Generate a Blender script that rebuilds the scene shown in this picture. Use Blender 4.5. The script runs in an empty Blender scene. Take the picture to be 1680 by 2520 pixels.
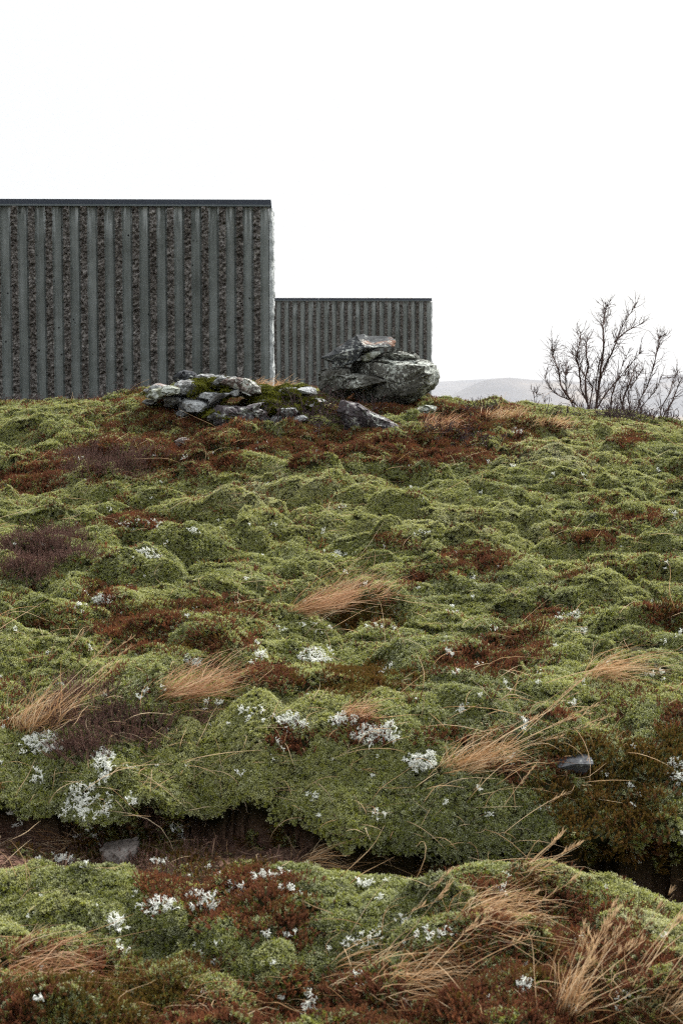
import bpy, math, random
import numpy as np
from mathutils import Vector
from mathutils.bvhtree import BVHTree

S = bpy.context.scene
C = S.collection
rng = np.random.default_rng(7)
random.seed(7)
R = math.radians

# ------------------------------------------------------------------ camera
F = 3500.0            # focal length in photo pixels (50 mm on a 36 mm tall frame, 1680 x 2520)
PITCH = R(4.25)
K = 1.0714            # notes were taken on a 1568 px wide view of the photo
cam_d = bpy.data.cameras.new("camera")
cam = bpy.data.objects.new("camera", cam_d)
C.objects.link(cam)
cam.location = (0, 0, 0)
cam.rotation_euler = (R(90) - PITCH, 0, 0)
cam_d.sensor_fit = 'VERTICAL'
cam_d.sensor_height = 36.0
cam_d.sensor_width = 24.0
cam_d.lens = 50.0
cam_d.clip_start = 0.1
cam_d.clip_end = 30000
cam_d.dof.use_dof = True
cam_d.dof.focus_distance = 7.6
cam_d.dof.aperture_fstop = 8.0
S.camera = cam

# ------------------------------------------------------------------ world, sun, exposure
SUN_EL, SUN_AZ = R(41), R(34)      # azimuth clockwise from +Y: light comes from the right and behind
W = bpy.data.worlds.new("World")
S.world = W
W.use_nodes = True
wn, wl = W.node_tree.nodes, W.node_tree.links
wn.clear()
w_out = wn.new("ShaderNodeOutputWorld")
w_bg = wn.new("ShaderNodeBackground")
sky = wn.new("ShaderNodeTexSky")
sky.sky_type = 'NISHITA'
sky.sun_disc = False
sky.sun_elevation = SUN_EL
sky.sun_rotation = SUN_AZ
sky.dust_density = 3.0
w_tc = wn.new("ShaderNodeTexCoord")
w_sep = wn.new("ShaderNodeSeparateXYZ")
w_ramp = wn.new("ShaderNodeValToRGB")          # overcast cloud layer: brighter towards the zenith
w_ramp.color_ramp.elements[0].position = 0.0
w_ramp.color_ramp.elements[0].color = (1.17, 1.19, 1.205, 1)
w_ramp.color_ramp.elements[1].position = 1.0
w_ramp.color_ramp.elements[1].color = (2.2, 2.24, 2.27, 1)
w_mix = wn.new("ShaderNodeMix")
w_mix.data_type = 'RGBA'
w_mix.inputs[0].default_value = 0.957           # thick cloud in front of the clear sky
wl.new(w_tc.outputs['Generated'], w_sep.inputs[0])
wl.new(w_sep.outputs['Z'], w_ramp.inputs[0])
wl.new(sky.outputs[0], w_mix.inputs[6])
wl.new(w_ramp.outputs[0], w_mix.inputs[7])
wl.new(w_mix.outputs[2], w_bg.inputs[0])
w_bg.inputs[1].default_value = 0.1
wl.new(w_bg.outputs[0], w_out.inputs[0])

sun_d = bpy.data.lights.new("sun", 'SUN')
sun_d.energy = 1.5
sun_d.angle = R(12)
sun_d.color = (1.0, 0.97, 0.92)
sun = bpy.data.objects.new("sun", sun_d)
C.objects.link(sun)
sd = Vector((math.sin(SUN_AZ) * math.cos(SUN_EL), math.cos(SUN_AZ) * math.cos(SUN_EL), math.sin(SUN_EL)))
sun.rotation_euler = sd.to_track_quat('Z', 'Y').to_euler()

S.view_settings.view_transform = 'Standard'
S.view_settings.look = 'None'
S.view_settings.exposure = 2.62
S.view_settings.gamma = 1.0
S.render.engine = 'CYCLES'
cy = S.cycles
cy.use_denoising = False
cy.filter_width = 1.15
cy.sample_clamp_indirect = 0.5
cy.sample_clamp_direct = 0.6
cy.max_bounces = 6
cy.diffuse_bounces = 3
cy.glossy_bounces = 2
cy.transmission_bounces = 2
cy.volume_bounces = 1
cy.transparent_max_bounces = 4
cy.use_adaptive_sampling = True
cy.adaptive_threshold = 0.008

# ------------------------------------------------------------------ projection helpers
cp, sp = math.cos(PITCH), math.sin(PITCH)

def ray(u, v):
    """direction of a photo pixel (source pixels)"""
    a, b = (u - 840) / F, (1260 - v) / F
    return np.array([a, cp + b * sp, -sp + b * cp])

def at(u, v, Y):
    d = ray(u, v)
    return d * (Y / d[1])

def to_px(p):
    """world points -> coordinates of the 1568 px wide view"""
    x, y, z = p[..., 0], p[..., 1], p[..., 2]
    dep = np.maximum(y * cp - z * sp, 0.05)
    up = y * sp + z * cp
    return (840 + F * x / dep) / K, (1260 - F * up / dep) / K

# ------------------------------------------------------------------ numeric noise
def _h(ix, iy, iz, seed):
    n = (ix * 374761393 + iy * 668265263 + iz * 2147483647 + seed * 1274126177) & 0xFFFFFFFF
    n = ((n ^ (n >> 13)) * 1274126177) & 0xFFFFFFFF
    n = ((n ^ (n >> 16)) * 2246822519) & 0xFFFFFFFF
    return ((n ^ (n >> 15)) & 0xFFFFFF) / 16777215.0

def vnoise(x, y, z=None, seed=0):
    if z is None:
        z = np.zeros_like(x)
    x, y, z = x * 0.8 + z * 0.6 + 11.3, y + 0.31 * x, z * 0.8 - x * 0.6 + 5.7
    fx, fy, fz = np.floor(x), np.floor(y), np.floor(z)
    ix, iy, iz = fx.astype(np.int64), fy.astype(np.int64), fz.astype(np.int64)
    tx, ty, tz = x - fx, y - fy, z - fz
    tx, ty, tz = [t * t * t * (t * (t * 6 - 15) + 10) for t in (tx, ty, tz)]
    r = 0
    for a in (0, 1):
        wa = tx if a else 1 - tx
        for b in (0, 1):
            wb = ty if b else 1 - ty
            for c in (0, 1):
                wc = tz if c else 1 - tz
                r = r + wa * wb * wc * _h(ix + a, iy + b, iz + c, seed)
    return r * 2 - 1

def fbm(x, y, z=None, seed=0, oct=4, gain=0.5):
    if z is None:
        z = np.zeros_like(x)
    s, a, t = 0, 1.0, 0
    for o in range(oct):
        s = s + a * vnoise(x, y, z, seed + o * 17)
        t += a
        a *= gain
        x, y, z = 2.03 * (0.8 * x + 0.6 * y), 2.03 * (-0.6 * x + 0.8 * y), z * 2.03 + 3.1
    return s / t

def worley2(x, y, seed=0):
    ix, iy = np.floor(x).astype(np.int64), np.floor(y).astype(np.int64)
    f1 = np.full(x.shape, 9.0); f2 = np.full(x.shape, 9.0); cid = np.zeros(x.shape)
    for a in (-1, 0, 1):
        for b in (-1, 0, 1):
            jx, jy = ix + a, iy + b
            px = jx + 0.5 + 0.85 * (_h(jx, jy, jx * 0, seed) - 0.5)
            py = jy + 0.5 + 0.85 * (_h(jx, jy, jx * 0 + 7, seed) - 0.5)
            d = np.hypot(x - px, y - py)
            c = _h(jx, jy, jx * 0 + 13, seed)
            near = d < f1
            f2 = np.where(near, f1, np.minimum(f2, d))
            cid = np.where(near, c, cid)
            f1 = np.where(near, d, f1)
    return f1, f2, cid

def worley3(x, y, z, seed=0):
    ix, iy, iz = [np.floor(q).astype(np.int64) for q in (x, y, z)]
    f1 = np.full(x.shape, 9.0)
    off = np.zeros(x.shape + (3,)); cid = np.zeros(x.shape + (3,))
    for a in (-1, 0, 1):
        for b in (-1, 0, 1):
            for c in (-1, 0, 1):
                jx, jy, jz = ix + a, iy + b, iz + c
                q = np.stack([jx + _h(jx, jy, jz, seed), jy + _h(jx, jy, jz, seed + 1), jz + _h(jx, jy, jz, seed + 2)], -1)
                dv = np.stack([x, y, z], -1) - q
                d = np.linalg.norm(dv, axis=-1)
                near = d < f1
                f1 = np.where(near, d, f1)
                off[near] = dv[near]
                cid[near] = np.stack([_h(jx, jy, jz, seed + 3), _h(jx, jy, jz, seed + 4), _h(jx, jy, jz, seed + 5)], -1)[near]
    return f1, off, cid

def sst(a, b, x):
    t = np.clip((x - a) / (b - a), 0, 1)
    return t * t * (3 - 2 * t)

# ------------------------------------------------------------------ object helpers
def mesh(name, V, Fc, mats, attrs=None, smooth=True, midx=None):
    """V (n,3); Fc (m,k) int array of equal-sized faces or a list of such arrays"""
    V = np.asarray(V, dtype=np.float32)
    lst = Fc if isinstance(Fc, list) else [Fc]
    lst = [np.asarray(f, dtype=np.int32) for f in lst if len(f)]
    me = bpy.data.meshes.new(name)
    me.vertices.add(len(V))
    me.vertices.foreach_set('co', V.ravel())
    nl = sum(f.size for f in lst); npoly = sum(len(f) for f in lst)
    me.loops.add(nl)
    me.loops.foreach_set('vertex_index', np.concatenate([f.ravel() for f in lst]))
    me.polygons.add(npoly)
    tot = np.concatenate([np.full(len(f), f.shape[1]) for f in lst])
    me.polygons.foreach_set('loop_start', np.concatenate([[0], np.cumsum(tot)[:-1]]).astype(np.int32))
    me.polygons.foreach_set('loop_total', tot.astype(np.int32))
    me.polygons.foreach_set('use_smooth', np.full(npoly, smooth))
    for m in (mats if isinstance(mats, (list, tuple)) else [mats]):
        me.materials.append(m)
    if midx is not None:
        me.polygons.foreach_set('material_index', np.asarray(midx, dtype=np.int32))
    for k, a in (attrs or {}).items():
        at_ = me.attributes.new(k, 'FLOAT', 'POINT')
        at_.data.foreach_set('value', np.asarray(a, dtype=np.float32))
    me.update(calc_edges=True)
    me.validate()
    return me

def obj(name, me, parent=None):
    o = bpy.data.objects.new(name, me)
    C.objects.link(o)
    if parent is not None:
        o.parent = parent
    return o

def tag(o, label=None, cat=None, group=None, kind=None):
    if label: o['label'] = label
    if cat: o['category'] = cat
    if group: o['group'] = group
    if kind: o['kind'] = kind
    return o

def thing(name, loc, label, cat, group=None, rz=0):
    o = bpy.data.objects.new(name, None)
    C.objects.link(o)
    o.location = loc
    o.rotation_euler = (0, 0, rz)
    o.empty_display_size = 0.1
    return tag(o, label, cat, group)

def grid_faces(nu, nv, closed_u=False):
    iu = np.arange(nu if closed_u else nu - 1)
    iv = np.arange(nv - 1)
    a, b = np.meshgrid(iu, iv, indexing='ij')
    a2 = (a + 1) % nu
    return np.stack([a * nv + b, a2 * nv + b, a2 * nv + b + 1, a * nv + b + 1], -1).reshape(-1, 4)

class TubeSet:
    def __init__(self, sides=4):
        self.V, self.F, self.T, self.n, self.k = [], [], [], 0, sides
    def add(self, pts, radii, t0=0.0, t1=1.0):
        P = np.asarray(pts, dtype=float)
        n, k = len(P), self.k
        T = np.gradient(P, axis=0)
        T /= np.linalg.norm(T, axis=1)[:, None] + 1e-9
        ref = np.array([0.31, 0.84, 0.44]) if abs(T[0] @ np.array([0.31, 0.84, 0.44])) < 0.9 else np.array([1.0, 0, 0])
        A = np.cross(T, ref); A /= np.linalg.norm(A, axis=1)[:, None] + 1e-9
        B = np.cross(T, A)
        ang = np.arange(k) * 2 * math.pi / k
        rr = np.asarray(radii)[:, None, None]
        V = P[:, None, :] + rr * (A[:, None, :] * np.cos(ang)[None, :, None] + B[:, None, :] * np.sin(ang)[None, :, None])
        i, j = np.meshgrid(np.arange(n - 1), np.arange(k), indexing='ij')
        j2 = (j + 1) % k
        Fq = np.stack([i * k + j, i * k + j2, (i + 1) * k + j2, (i + 1) * k + j], -1).reshape(-1, 4) + self.n
        self.V.append(V.reshape(-1, 3)); self.F.append(Fq)
        self.T.append(np.repeat(np.linspace(t0, t1, n), k))
        self.n += n * k
    def mesh(self, name, mat, smooth=True):
        return mesh(name, np.concatenate(self.V), np.concatenate(self.F), mat, {'tip': np.concatenate(self.T)}, smooth)

def ribbons(base, d0, bend, L, width, seg=6, tint=None, wave=0.0, seed=1):
    """grass blades as tapering ribbons -> V, F, tip, tint"""
    g = np.random.default_rng(seed)
    n = len(base)
    t = np.linspace(0, 1, seg + 1)
    P = base[:, None, :] + L[:, None, None] * (d0[:, None, :] * t[None, :, None] + bend[:, None, :] * (t ** 2)[None, :, None])
    if wave:
        w1 = g.normal(size=(n, 3)); ph = g.uniform(0, 6.28, n)
        P += (wave * L)[:, None, None] * w1[:, None, :] * (np.sin(ph[:, None] + 5 * t[None, :]) * t[None, :])[:, :, None]
    T = np.gradient(P, axis=1)
    T /= np.linalg.norm(T, axis=2, keepdims=True) + 1e-9
    side = g.normal(size=(n, 3)); side[:, 1] *= 0.5
    N = side[:, None, :] - (side[:, None, :] * T).sum(2, keepdims=True) * T
    N /= np.linalg.norm(N, axis=2, keepdims=True) + 1e-9
    w = width[:, None] * (0.25 + 0.75 * np.sin(np.clip(0.25 + 0.75 * t, 0, 1) * math.pi)[None, :]) * 0.5
    V = np.stack([P - N * w[:, :, None], P + N * w[:, :, None]], 2).reshape(-1, 3)
    i, j = np.meshgrid(np.arange(n), np.arange(seg), indexing='ij')
    b = i * (seg + 1) * 2 + j * 2
    Fq = np.stack([b, b + 1, b + 3, b + 2], -1).reshape(-1, 4)
    tip = np.repeat(np.tile(t, n), 2)
    ti = np.repeat(tint if tint is not None else g.uniform(0, 1, n), (seg + 1) * 2)
    return V, Fq, tip, ti

# ------------------------------------------------------------------ materials
def mat(name, rough=0.9, spec=0.2):
    m = bpy.data.materials.new(name)
    m.use_nodes = True
    nt = m.node_tree
    b = nt.nodes['Principled BSDF']
    b.inputs['Roughness'].default_value = rough
    b.inputs['Specular IOR Level'].default_value = spec
    return m, nt.nodes, nt.links, b

def ramp(n, stops):
    r = n.new("ShaderNodeValToRGB")
    e = r.color_ramp.elements
    while len(e) < len(stops):
        e.new(0.5)
    for q, (p, c) in zip(e, stops):
        q.position = p
        q.color = (*c, 1) if len(c) == 3 else c
    return r

def attr(n, name, kind='GEOMETRY'):
    a = n.new("ShaderNodeAttribute")
    a.attribute_type = kind
    a.attribute_name = name
    return a

def noise(n, l, scale, detail=4, rough=0.6, vec=None, dist=0.0):
    t = n.new("ShaderNodeTexNoise")
    t.inputs['Scale'].default_value = scale
    t.inputs['Detail'].default_value = detail
    t.inputs['Roughness'].default_value = rough
    t.inputs['Distortion'].default_value = dist
    if vec is not None:
        l.new(vec, t.inputs['Vector'])
    return t

def mixc(n, l, fac, a, b, mode='MIX'):
    m = n.new("ShaderNodeMix")
    m.data_type = 'RGBA'
    m.blend_type = mode
    for s, v in ((m.inputs[0], fac), (m.inputs[6], a), (m.inputs[7], b)):
        if isinstance(v, (int, float)):
            s.default_value = v
        elif isinstance(v, tuple):
            s.default_value = (*v, 1)
        else:
            l.new(v, s)
    return m.outputs[2]

def objco(n):
    return n.new("ShaderNodeTexCoord").outputs['Object']

def bump(n, l, b, height, strength, dist):
    q = n.new("ShaderNodeBump")
    q.inputs['Strength'].default_value = strength
    q.inputs['Distance'].default_value = dist
    l.new(height, q.inputs['Height'])
    l.new(q.outputs[0], b.inputs['Normal'])

def plant_mat(name, base, stops, inst=True, rough=0.8, tipfrom=0.1, tipto=0.75, pale=None, trans=0.0):
    """stem colour at the foot (a real change of colour along the shoot), leaf colour by the tint of each clump"""
    m, n, l, b = mat(name, rough, 0.04)
    tint = attr(n, 'tint', 'INSTANCER' if inst else 'GEOMETRY')
    tip = attr(n, 'tip')
    r = ramp(n, stops)
    l.new(tint.outputs['Fac'], r.inputs[0])
    col = r.outputs[0]
    if pale:
        leaf = attr(n, 'leaf')
        col = mixc(n, l, leaf.outputs['Fac'], col, pale)
        old = attr(n, 'old')
        col = mixc(n, l, old.outputs['Fac'], col, tuple(1.2 * q for q in base))
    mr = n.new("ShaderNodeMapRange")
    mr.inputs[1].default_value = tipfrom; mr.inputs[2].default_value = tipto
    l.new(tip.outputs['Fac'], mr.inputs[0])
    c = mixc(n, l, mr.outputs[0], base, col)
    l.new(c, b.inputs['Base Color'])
    if trans:
        tr = n.new("ShaderNodeBsdfTranslucent"); mx = n.new("ShaderNodeMixShader")
        mx.inputs[0].default_value = trans
        l.new(c, tr.inputs[0]); l.new(b.outputs[0], mx.inputs[1]); l.new(tr.outputs[0], mx.inputs[2])
        l.new(mx.outputs[0], n['Material Output'].inputs['Surface'])
    return m

M = {}
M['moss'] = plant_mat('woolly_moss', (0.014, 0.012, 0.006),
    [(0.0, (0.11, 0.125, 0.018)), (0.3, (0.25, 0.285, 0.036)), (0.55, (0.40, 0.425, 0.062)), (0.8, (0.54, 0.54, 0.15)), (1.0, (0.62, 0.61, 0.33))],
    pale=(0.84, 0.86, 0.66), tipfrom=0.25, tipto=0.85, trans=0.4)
M['rock_moss'] = plant_mat('bright_moss', (0.03, 0.03, 0.006),
    [(0.0, (0.055, 0.06, 0.006)), (0.5, (0.13, 0.135, 0.012)), (1.0, (0.24, 0.24, 0.025))], pale=(0.22, 0.23, 0.04))
M['crow'] = plant_mat('crowberry', (0.02, 0.012, 0.008),
    [(0.0, (0.075, 0.065, 0.012)), (0.25, (0.14, 0.085, 0.018)), (0.5, (0.12, 0.05, 0.026)), (0.75, (0.14, 0.05, 0.03)), (1.0, (0.24, 0.09, 0.04))],
    pale=(0.26, 0.13, 0.06), tipfrom=0.0, tipto=0.55, trans=0.25)
M['heather'] = plant_mat('heather', (0.022, 0.014, 0.012),
    [(0.0, (0.06, 0.036, 0.03)), (0.5, (0.095, 0.05, 0.04)), (1.0, (0.14, 0.075, 0.055))], pale=(0.40, 0.25, 0.20), tipfrom=0.0, tipto=0.5)
M['straw'] = plant_mat('straw', (0.16, 0.075, 0.022),
    [(0.0, (0.34, 0.18, 0.075)), (0.4, (0.48, 0.29, 0.15)), (0.7, (0.60, 0.42, 0.25)), (1.0, (0.70, 0.56, 0.38))], inst=False, tipfrom=0.0, tipto=0.4, trans=0.35)
M['rust_straw'] = plant_mat('rust_straw', (0.16, 0.075, 0.02),
    [(0.0, (0.22, 0.10, 0.05)), (0.5, (0.48, 0.27, 0.15)), (1.0, (0.68, 0.48, 0.32))], inst=False, tipfrom=0.0, tipto=0.45, trans=0.35)
m, n, l, b = mat('white_lichen', 0.85)
nz = noise(n, l, 60, 3, 0.6, objco(n))
r = ramp(n, [(0.3, (0.66, 0.69, 0.60)), (0.55, (0.90, 0.91, 0.85))])
l.new(nz.outputs[0], r.inputs[0]); l.new(r.outputs[0], b.inputs['Base Color'])
M['lichen'] = m
m, n, l, b = mat('twig_bark', 0.75)
r = ramp(n, [(0.0, (0.075, 0.042, 0.034)), (0.6, (0.055, 0.035, 0.034)), (1.0, (0.07, 0.045, 0.05))])
a = attr(n, 'tip'); l.new(a.outputs['Fac'], r.inputs[0]); l.new(r.outputs[0], b.inputs['Base Color'])
M['twig'] = m
m, n, l, b = mat('willow_bark', 0.8)
nz = noise(n, l, 25, 4, 0.6, objco(n))
r = ramp(n, [(0.3, (0.045, 0.026, 0.022)), (0.7, (0.11, 0.06, 0.045))])
l.new(nz.outputs[0], r.inputs[0]); l.new(r.outputs[0], b.inputs['Base Color'])
M['bark'] = m

m, n, l, b = mat('ground', 0.95, 0.03)
co = objco(n)
nz = noise(n, l, 9, 6, 0.65, co)
n2 = noise(n, l, 120, 3, 0.7, co)
r = ramp(n, [(0.3, (0.012, 0.014, 0.006)), (0.7, (0.035, 0.034, 0.014))])
l.new(nz.outputs[0], r.inputs[0])
soil = attr(n, 'soil')
rs = ramp(n, [(0.35, (0.085, 0.047, 0.033)), (0.55, (0.19, 0.11, 0.08)), (0.75, (0.30, 0.20, 0.155))])
l.new(n2.outputs[0], rs.inputs[0])
c = mixc(n, l, soil.outputs['Fac'], r.outputs[0], rs.outputs[0])
far = attr(n, 'far')
nf = noise(n, l, 0.02, 5, 0.6, co)
rf = ramp(n, [(0.35, (0.16, 0.13, 0.09)), (0.65, (0.26, 0.22, 0.17))])
l.new(nf.outputs[0], rf.inputs[0])
c = mixc(n, l, far.outputs['Fac'], c, rf.outputs[0])
l.new(c, b.inputs['Base Color'])
bump(n, l, b, n2.outputs[0], 0.8, 0.01)
M['ground'] = m

m, n, l, b = mat('hillside', 0.95)
co = objco(n)
nz = noise(n, l, 0.004, 6, 0.6, co)
r = ramp(n, [(0.38, (0.05, 0.055, 0.07)), (0.55, (0.095, 0.09, 0.095)), (0.68, (0.19, 0.16, 0.135))])
l.new(nz.outputs[0], r.inputs[0]); l.new(r.outputs[0], b.inputs['Base Color'])
M['hill'] = m

def rock_mat(name, dark, mid, pale, lich=0.5, lcol=(0.52, 0.55, 0.50), warm=0.0, lscale=22):
    m, n, l, b = mat(name, 0.9, 0.08)
    co = objco(n)
    nz = noise(n, l, 7, 8, 0.65, co)
    r = ramp(n, [(0.3, dark), (0.5, mid), (0.72, pale)])
    l.new(nz.outputs[0], r.inputs[0])
    c = r.outputs[0]
    if warm:
        nw = noise(n, l, 5, 4, 0.6, co)
        rw = ramp(n, [(0.56, (0, 0, 0)), (0.64, (warm, warm, warm))])
        l.new(nw.outputs[0], rw.inputs[0])
        c = mixc(n, l, rw.outputs[0], c, (0.30, 0.15, 0.09))
    nl = noise(n, l, lscale, 7, 0.72, co, 0.3)
    nb = noise(n, l, 3.2, 3, 0.5, co)
    ad = n.new("ShaderNodeMath"); ad.operation = 'ADD'
    l.new(nl.outputs[0], ad.inputs[0])
    ms = n.new("ShaderNodeMath"); ms.operation = 'MULTIPLY'; ms.inputs[1].default_value = 0.55
    l.new(nb.outputs[0], ms.inputs[0]); l.new(ms.outputs[0], ad.inputs[1])
    th = 0.98 - 0.35 * lich
    rl = ramp(n, [(max(0, th - 0.035), (0, 0, 0)), (min(1, th + 0.035), (0.9, 0.9, 0.9))])
    l.new(ad.outputs[0], rl.inputs[0])
    c = mixc(n, l, rl.outputs[0], c, lcol)
    nd = noise(n, l, 60, 3, 0.7, co)
    rd = ramp(n, [(0.33, (0.35, 0.35, 0.35)), (0.46, (1, 1, 1))])
    l.new(nd.outputs[0], rd.inputs[0])
    c = mixc(n, l, 1.0, c, rd.outputs[0], 'MULTIPLY')
    l.new(c, b.inputs['Base Color'])
    nbump = noise(n, l, 45, 8, 0.7, co)
    bump(n, l, b, nbump.outputs[0], 0.9, 0.02)
    return m

M['boulder'] = rock_mat('lichen_boulder', (0.035, 0.032, 0.024), (0.10, 0.098, 0.085), (0.19, 0.19, 0.175), 0.42, lscale=38)
M['slab'] = rock_mat('dark_slab', (0.03, 0.032, 0.035), (0.075, 0.08, 0.082), (0.14, 0.145, 0.15), 0.28, warm=0.7, lscale=30)
M['outcrop'] = rock_mat('outcrop_rock', (0.05, 0.046, 0.042), (0.15, 0.15, 0.145), (0.27, 0.275, 0.28), 0.62, lcol=(0.43, 0.45, 0.45), warm=0.55)
M['pink_rock'] = rock_mat('reddish_rock', (0.06, 0.045, 0.04), (0.16, 0.125, 0.112), (0.25, 0.22, 0.21), 0.45, warm=0.7)
M['grey_stone'] = rock_mat('grey_stone', (0.09, 0.076, 0.066), (0.22, 0.19, 0.17), (0.34, 0.30, 0.275), 0.05)
M['slate'] = rock_mat('slate_stone', (0.035, 0.038, 0.042), (0.07, 0.074, 0.08), (0.12, 0.125, 0.135), 0.05)
M['purple_rock'] = rock_mat('purplish_rock', (0.04, 0.034, 0.036), (0.11, 0.095, 0.1), (0.19, 0.175, 0.18), 0.3)
M['pale_rock'] = rock_mat('pale_lichen_rock', (0.07, 0.075, 0.04), (0.19, 0.2, 0.14), (0.33, 0.34, 0.28), 0.45)

# concrete
def concrete(name, k=1.0, streak=1.0):
    m, n, l, b = mat(name, 0.8, 0.12)
    co = objco(n)
    mp = n.new("ShaderNodeMapping")
    mp.inputs['Scale'].default_value = (9, 9, 0.55)
    l.new(co, mp.inputs['Vector'])
    ns = noise(n, l, 1.0, 6, 0.62, mp.outputs[0])
    r = ramp(n, [(0.25, (0.095 * k, 0.104 * k, 0.097 * k)), (0.5, (0.155 * k, 0.170 * k, 0.164 * k)), (0.75, (0.235 * k, 0.25 * k, 0.245 * k))])
    l.new(ns.outputs[0], r.inputs[0])
    nb = noise(n, l, 2.2, 5, 0.65, co)
    rb = ramp(n, [(0.3, (0.72, 0.72, 0.70)), (0.7, (1.25, 1.25, 1.25))])
    l.new(nb.outputs[0], rb.inputs[0])
    c = mixc(n, l, 1.0, r.outputs[0], rb.outputs[0], 'MULTIPLY')
    # pinholes
    vo = n.new("ShaderNodeTexVoronoi"); vo.inputs['Scale'].default_value = 7.0
    l.new(co, vo.inputs['Vector'])
    rv = ramp(n, [(0.08, (0.12, 0.12, 0.12)), (0.12, (1, 1, 1))])
    l.new(vo.outputs['Distance'], rv.inputs[0])
    c = mixc(n, l, 1.0, c, rv.outputs[0], 'MULTIPLY')
    # lime bloom running from the coping
    sx = n.new("ShaderNodeSeparateXYZ"); l.new(co, sx.inputs[0])
    mr = n.new("ShaderNodeMapRange"); mr.inputs[1].default_value = -0.55; mr.inputs[2].default_value = -0.10
    l.new(sx.outputs[2], mr.inputs[0])
    mp2 = n.new("ShaderNodeMapping"); mp2.inputs['Scale'].default_value = (14, 6, 0.9); l.new(co, mp2.inputs['Vector'])
    nl = noise(n, l, 1.0, 4, 0.6, mp2.outputs[0])
    rl = ramp(n, [(0.50, (0, 0, 0)), (0.57, (1, 1, 1))]); l.new(nl.outputs[0], rl.inputs[0])
    mu = n.new("ShaderNodeMath"); mu.operation = 'MULTIPLY'
    l.new(mr.outputs[0], mu.inputs[0]); l.new(rl.outputs[0], mu.inputs[1])
    c = mixc(n, l, mu.outputs[0], c, (0.44, 0.47, 0.47))
    l.new(c, b.inputs['Base Color'])
    nf = noise(n, l, 90, 3, 0.6, co)
    bump(n, l, b, nf.outputs[0], 0.25, 0.004)
    return m

def rough_concrete(name, k=1.0):
    m, n, l, b = mat(name, 0.95, 0.05)
    co = objco(n)
    nz = noise(n, l, 26, 6, 0.75, co)
    r = ramp(n, [(0.36, (0.018 * k, 0.015 * k, 0.013 * k)), (0.5, (0.118 * k, 0.108 * k, 0.100 * k)), (0.64, (0.34 * k, 0.325 * k, 0.305 * k))])
    l.new(nz.outputs[0], r.inputs[0])
    nb = noise(n, l, 3, 4, 0.6, co)
    rb = ramp(n, [(0.35, (0.72, 0.69, 0.66)), (0.65, (1.3, 1.3, 1.3))])
    l.new(nb.outputs[0], rb.inputs[0])
    c = mixc(n, l, 1.0, r.outputs[0], rb.outputs[0], 'MULTIPLY')
    l.new(c, b.inputs['Base Color'])
    nf = noise(n, l, 70, 5, 0.7, co)
    bump(n, l, b, nf.outputs[0], 0.8, 0.02)
    return m

M['concrete'] = concrete('ribbed_concrete', 1.08)
M['dark_chamfer'] = concrete('darker_concrete', 0.55)  # same concrete, darker, for the left chamfer of each rib
M['concrete_far'] = concrete('weathered_concrete', 1.2)
M['rough'] = rough_concrete('broken_rib')
M['rough_far'] = rough_concrete('broken_rib_weathered', 0.75)
m, n, l, b = mat('bleached_concrete', 0.9)
co = objco(n)
nz = noise(n, l, 9, 6, 0.7, co)
r = ramp(n, [(0.35, (0.22, 0.235, 0.23)), (0.5, (0.42, 0.45, 0.45)), (0.65, (0.66, 0.69, 0.69))])
l.new(nz.outputs[0], r.inputs[0]); l.new(r.outputs[0], b.inputs['Base Color'])
nf = noise(n, l, 60, 5, 0.7, co); bump(n, l, b, nf.outputs[0], 0.6, 0.015)
M['end'] = m
m, n, l, b = mat('coated_metal', 0.5, 0.2)
nz = noise(n, l, 3, 4, 0.6, objco(n))
r = ramp(n, [(0.3, (0.036, 0.044, 0.060)), (0.7, (0.047, 0.056, 0.074))])
l.new(nz.outputs[0], r.inputs[0]); l.new(r.outputs[0], b.inputs['Base Color'])
M['metal'] = m
m, n, l, b = mat('coated_metal_light', 0.5, 0.2)
nz = noise(n, l, 3, 4, 0.6, objco(n))
r = ramp(n, [(0.3, (0.10, 0.12, 0.125)), (0.7, (0.13, 0.15, 0.155))])
l.new(nz.outputs[0], r.inputs[0]); l.new(r.outputs[0], b.inputs['Base Color'])
M['metal_light'] = m

# ------------------------------------------------------------------ ground (one sheet to the horizon)
def graded(lo, hi, step_fn, far_lo, far_hi):
    c = [lo]
    while c[-1] < hi:
        c.append(c[-1] + step_fn(c[-1]))
    inner = np.array(c)
    o1 = []; d = 0.15; x = inner[-1]
    while x < far_hi:
        x += d; d *= 1.35; o1.append(min(x, far_hi))
    o2 = []; d = 0.15; x = inner[0]
    while x > far_lo:
        x -= d; d *= 1.35; o2.append(max(x, far_lo))
    return np.concatenate([np.array(o2[::-1]), inner, np.array(o1)])

gx = graded(-4.3, 4.3, lambda v: 0.0125, -7000, 7000)
gy = graded(2.0, 13.6, lambda v: max(0.008, 0.0028 * v), -7000, 7000)
prof_y = [-8000, -50, 0, 1.8, 2.6, 3.2, 3.95, 5.0, 5.4, 5.86, 7.03, 8.75, 10.2, 11.2, 12.0, 13, 15, 18, 40, 100, 400, 1500, 8000]
prof_z = [-6, -2.2, -1.7, -1.60, -1.53, -1.43, -1.285, -1.055, -1.05, -1.01, -.80, -.50, -.225, -.05, .0, -.10, -.45, -.8, -1.2, -4, -14, -24, -24]

def ditch_front(x):
    return 4.50 - 0.13 * sst(-0.22, 0.05, x) + 0.085 * vnoise(x * 2.3, x * 0 + 3.3, seed=5) + 0.03 * vnoise(x * 7, x * 0, seed=6)

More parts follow.
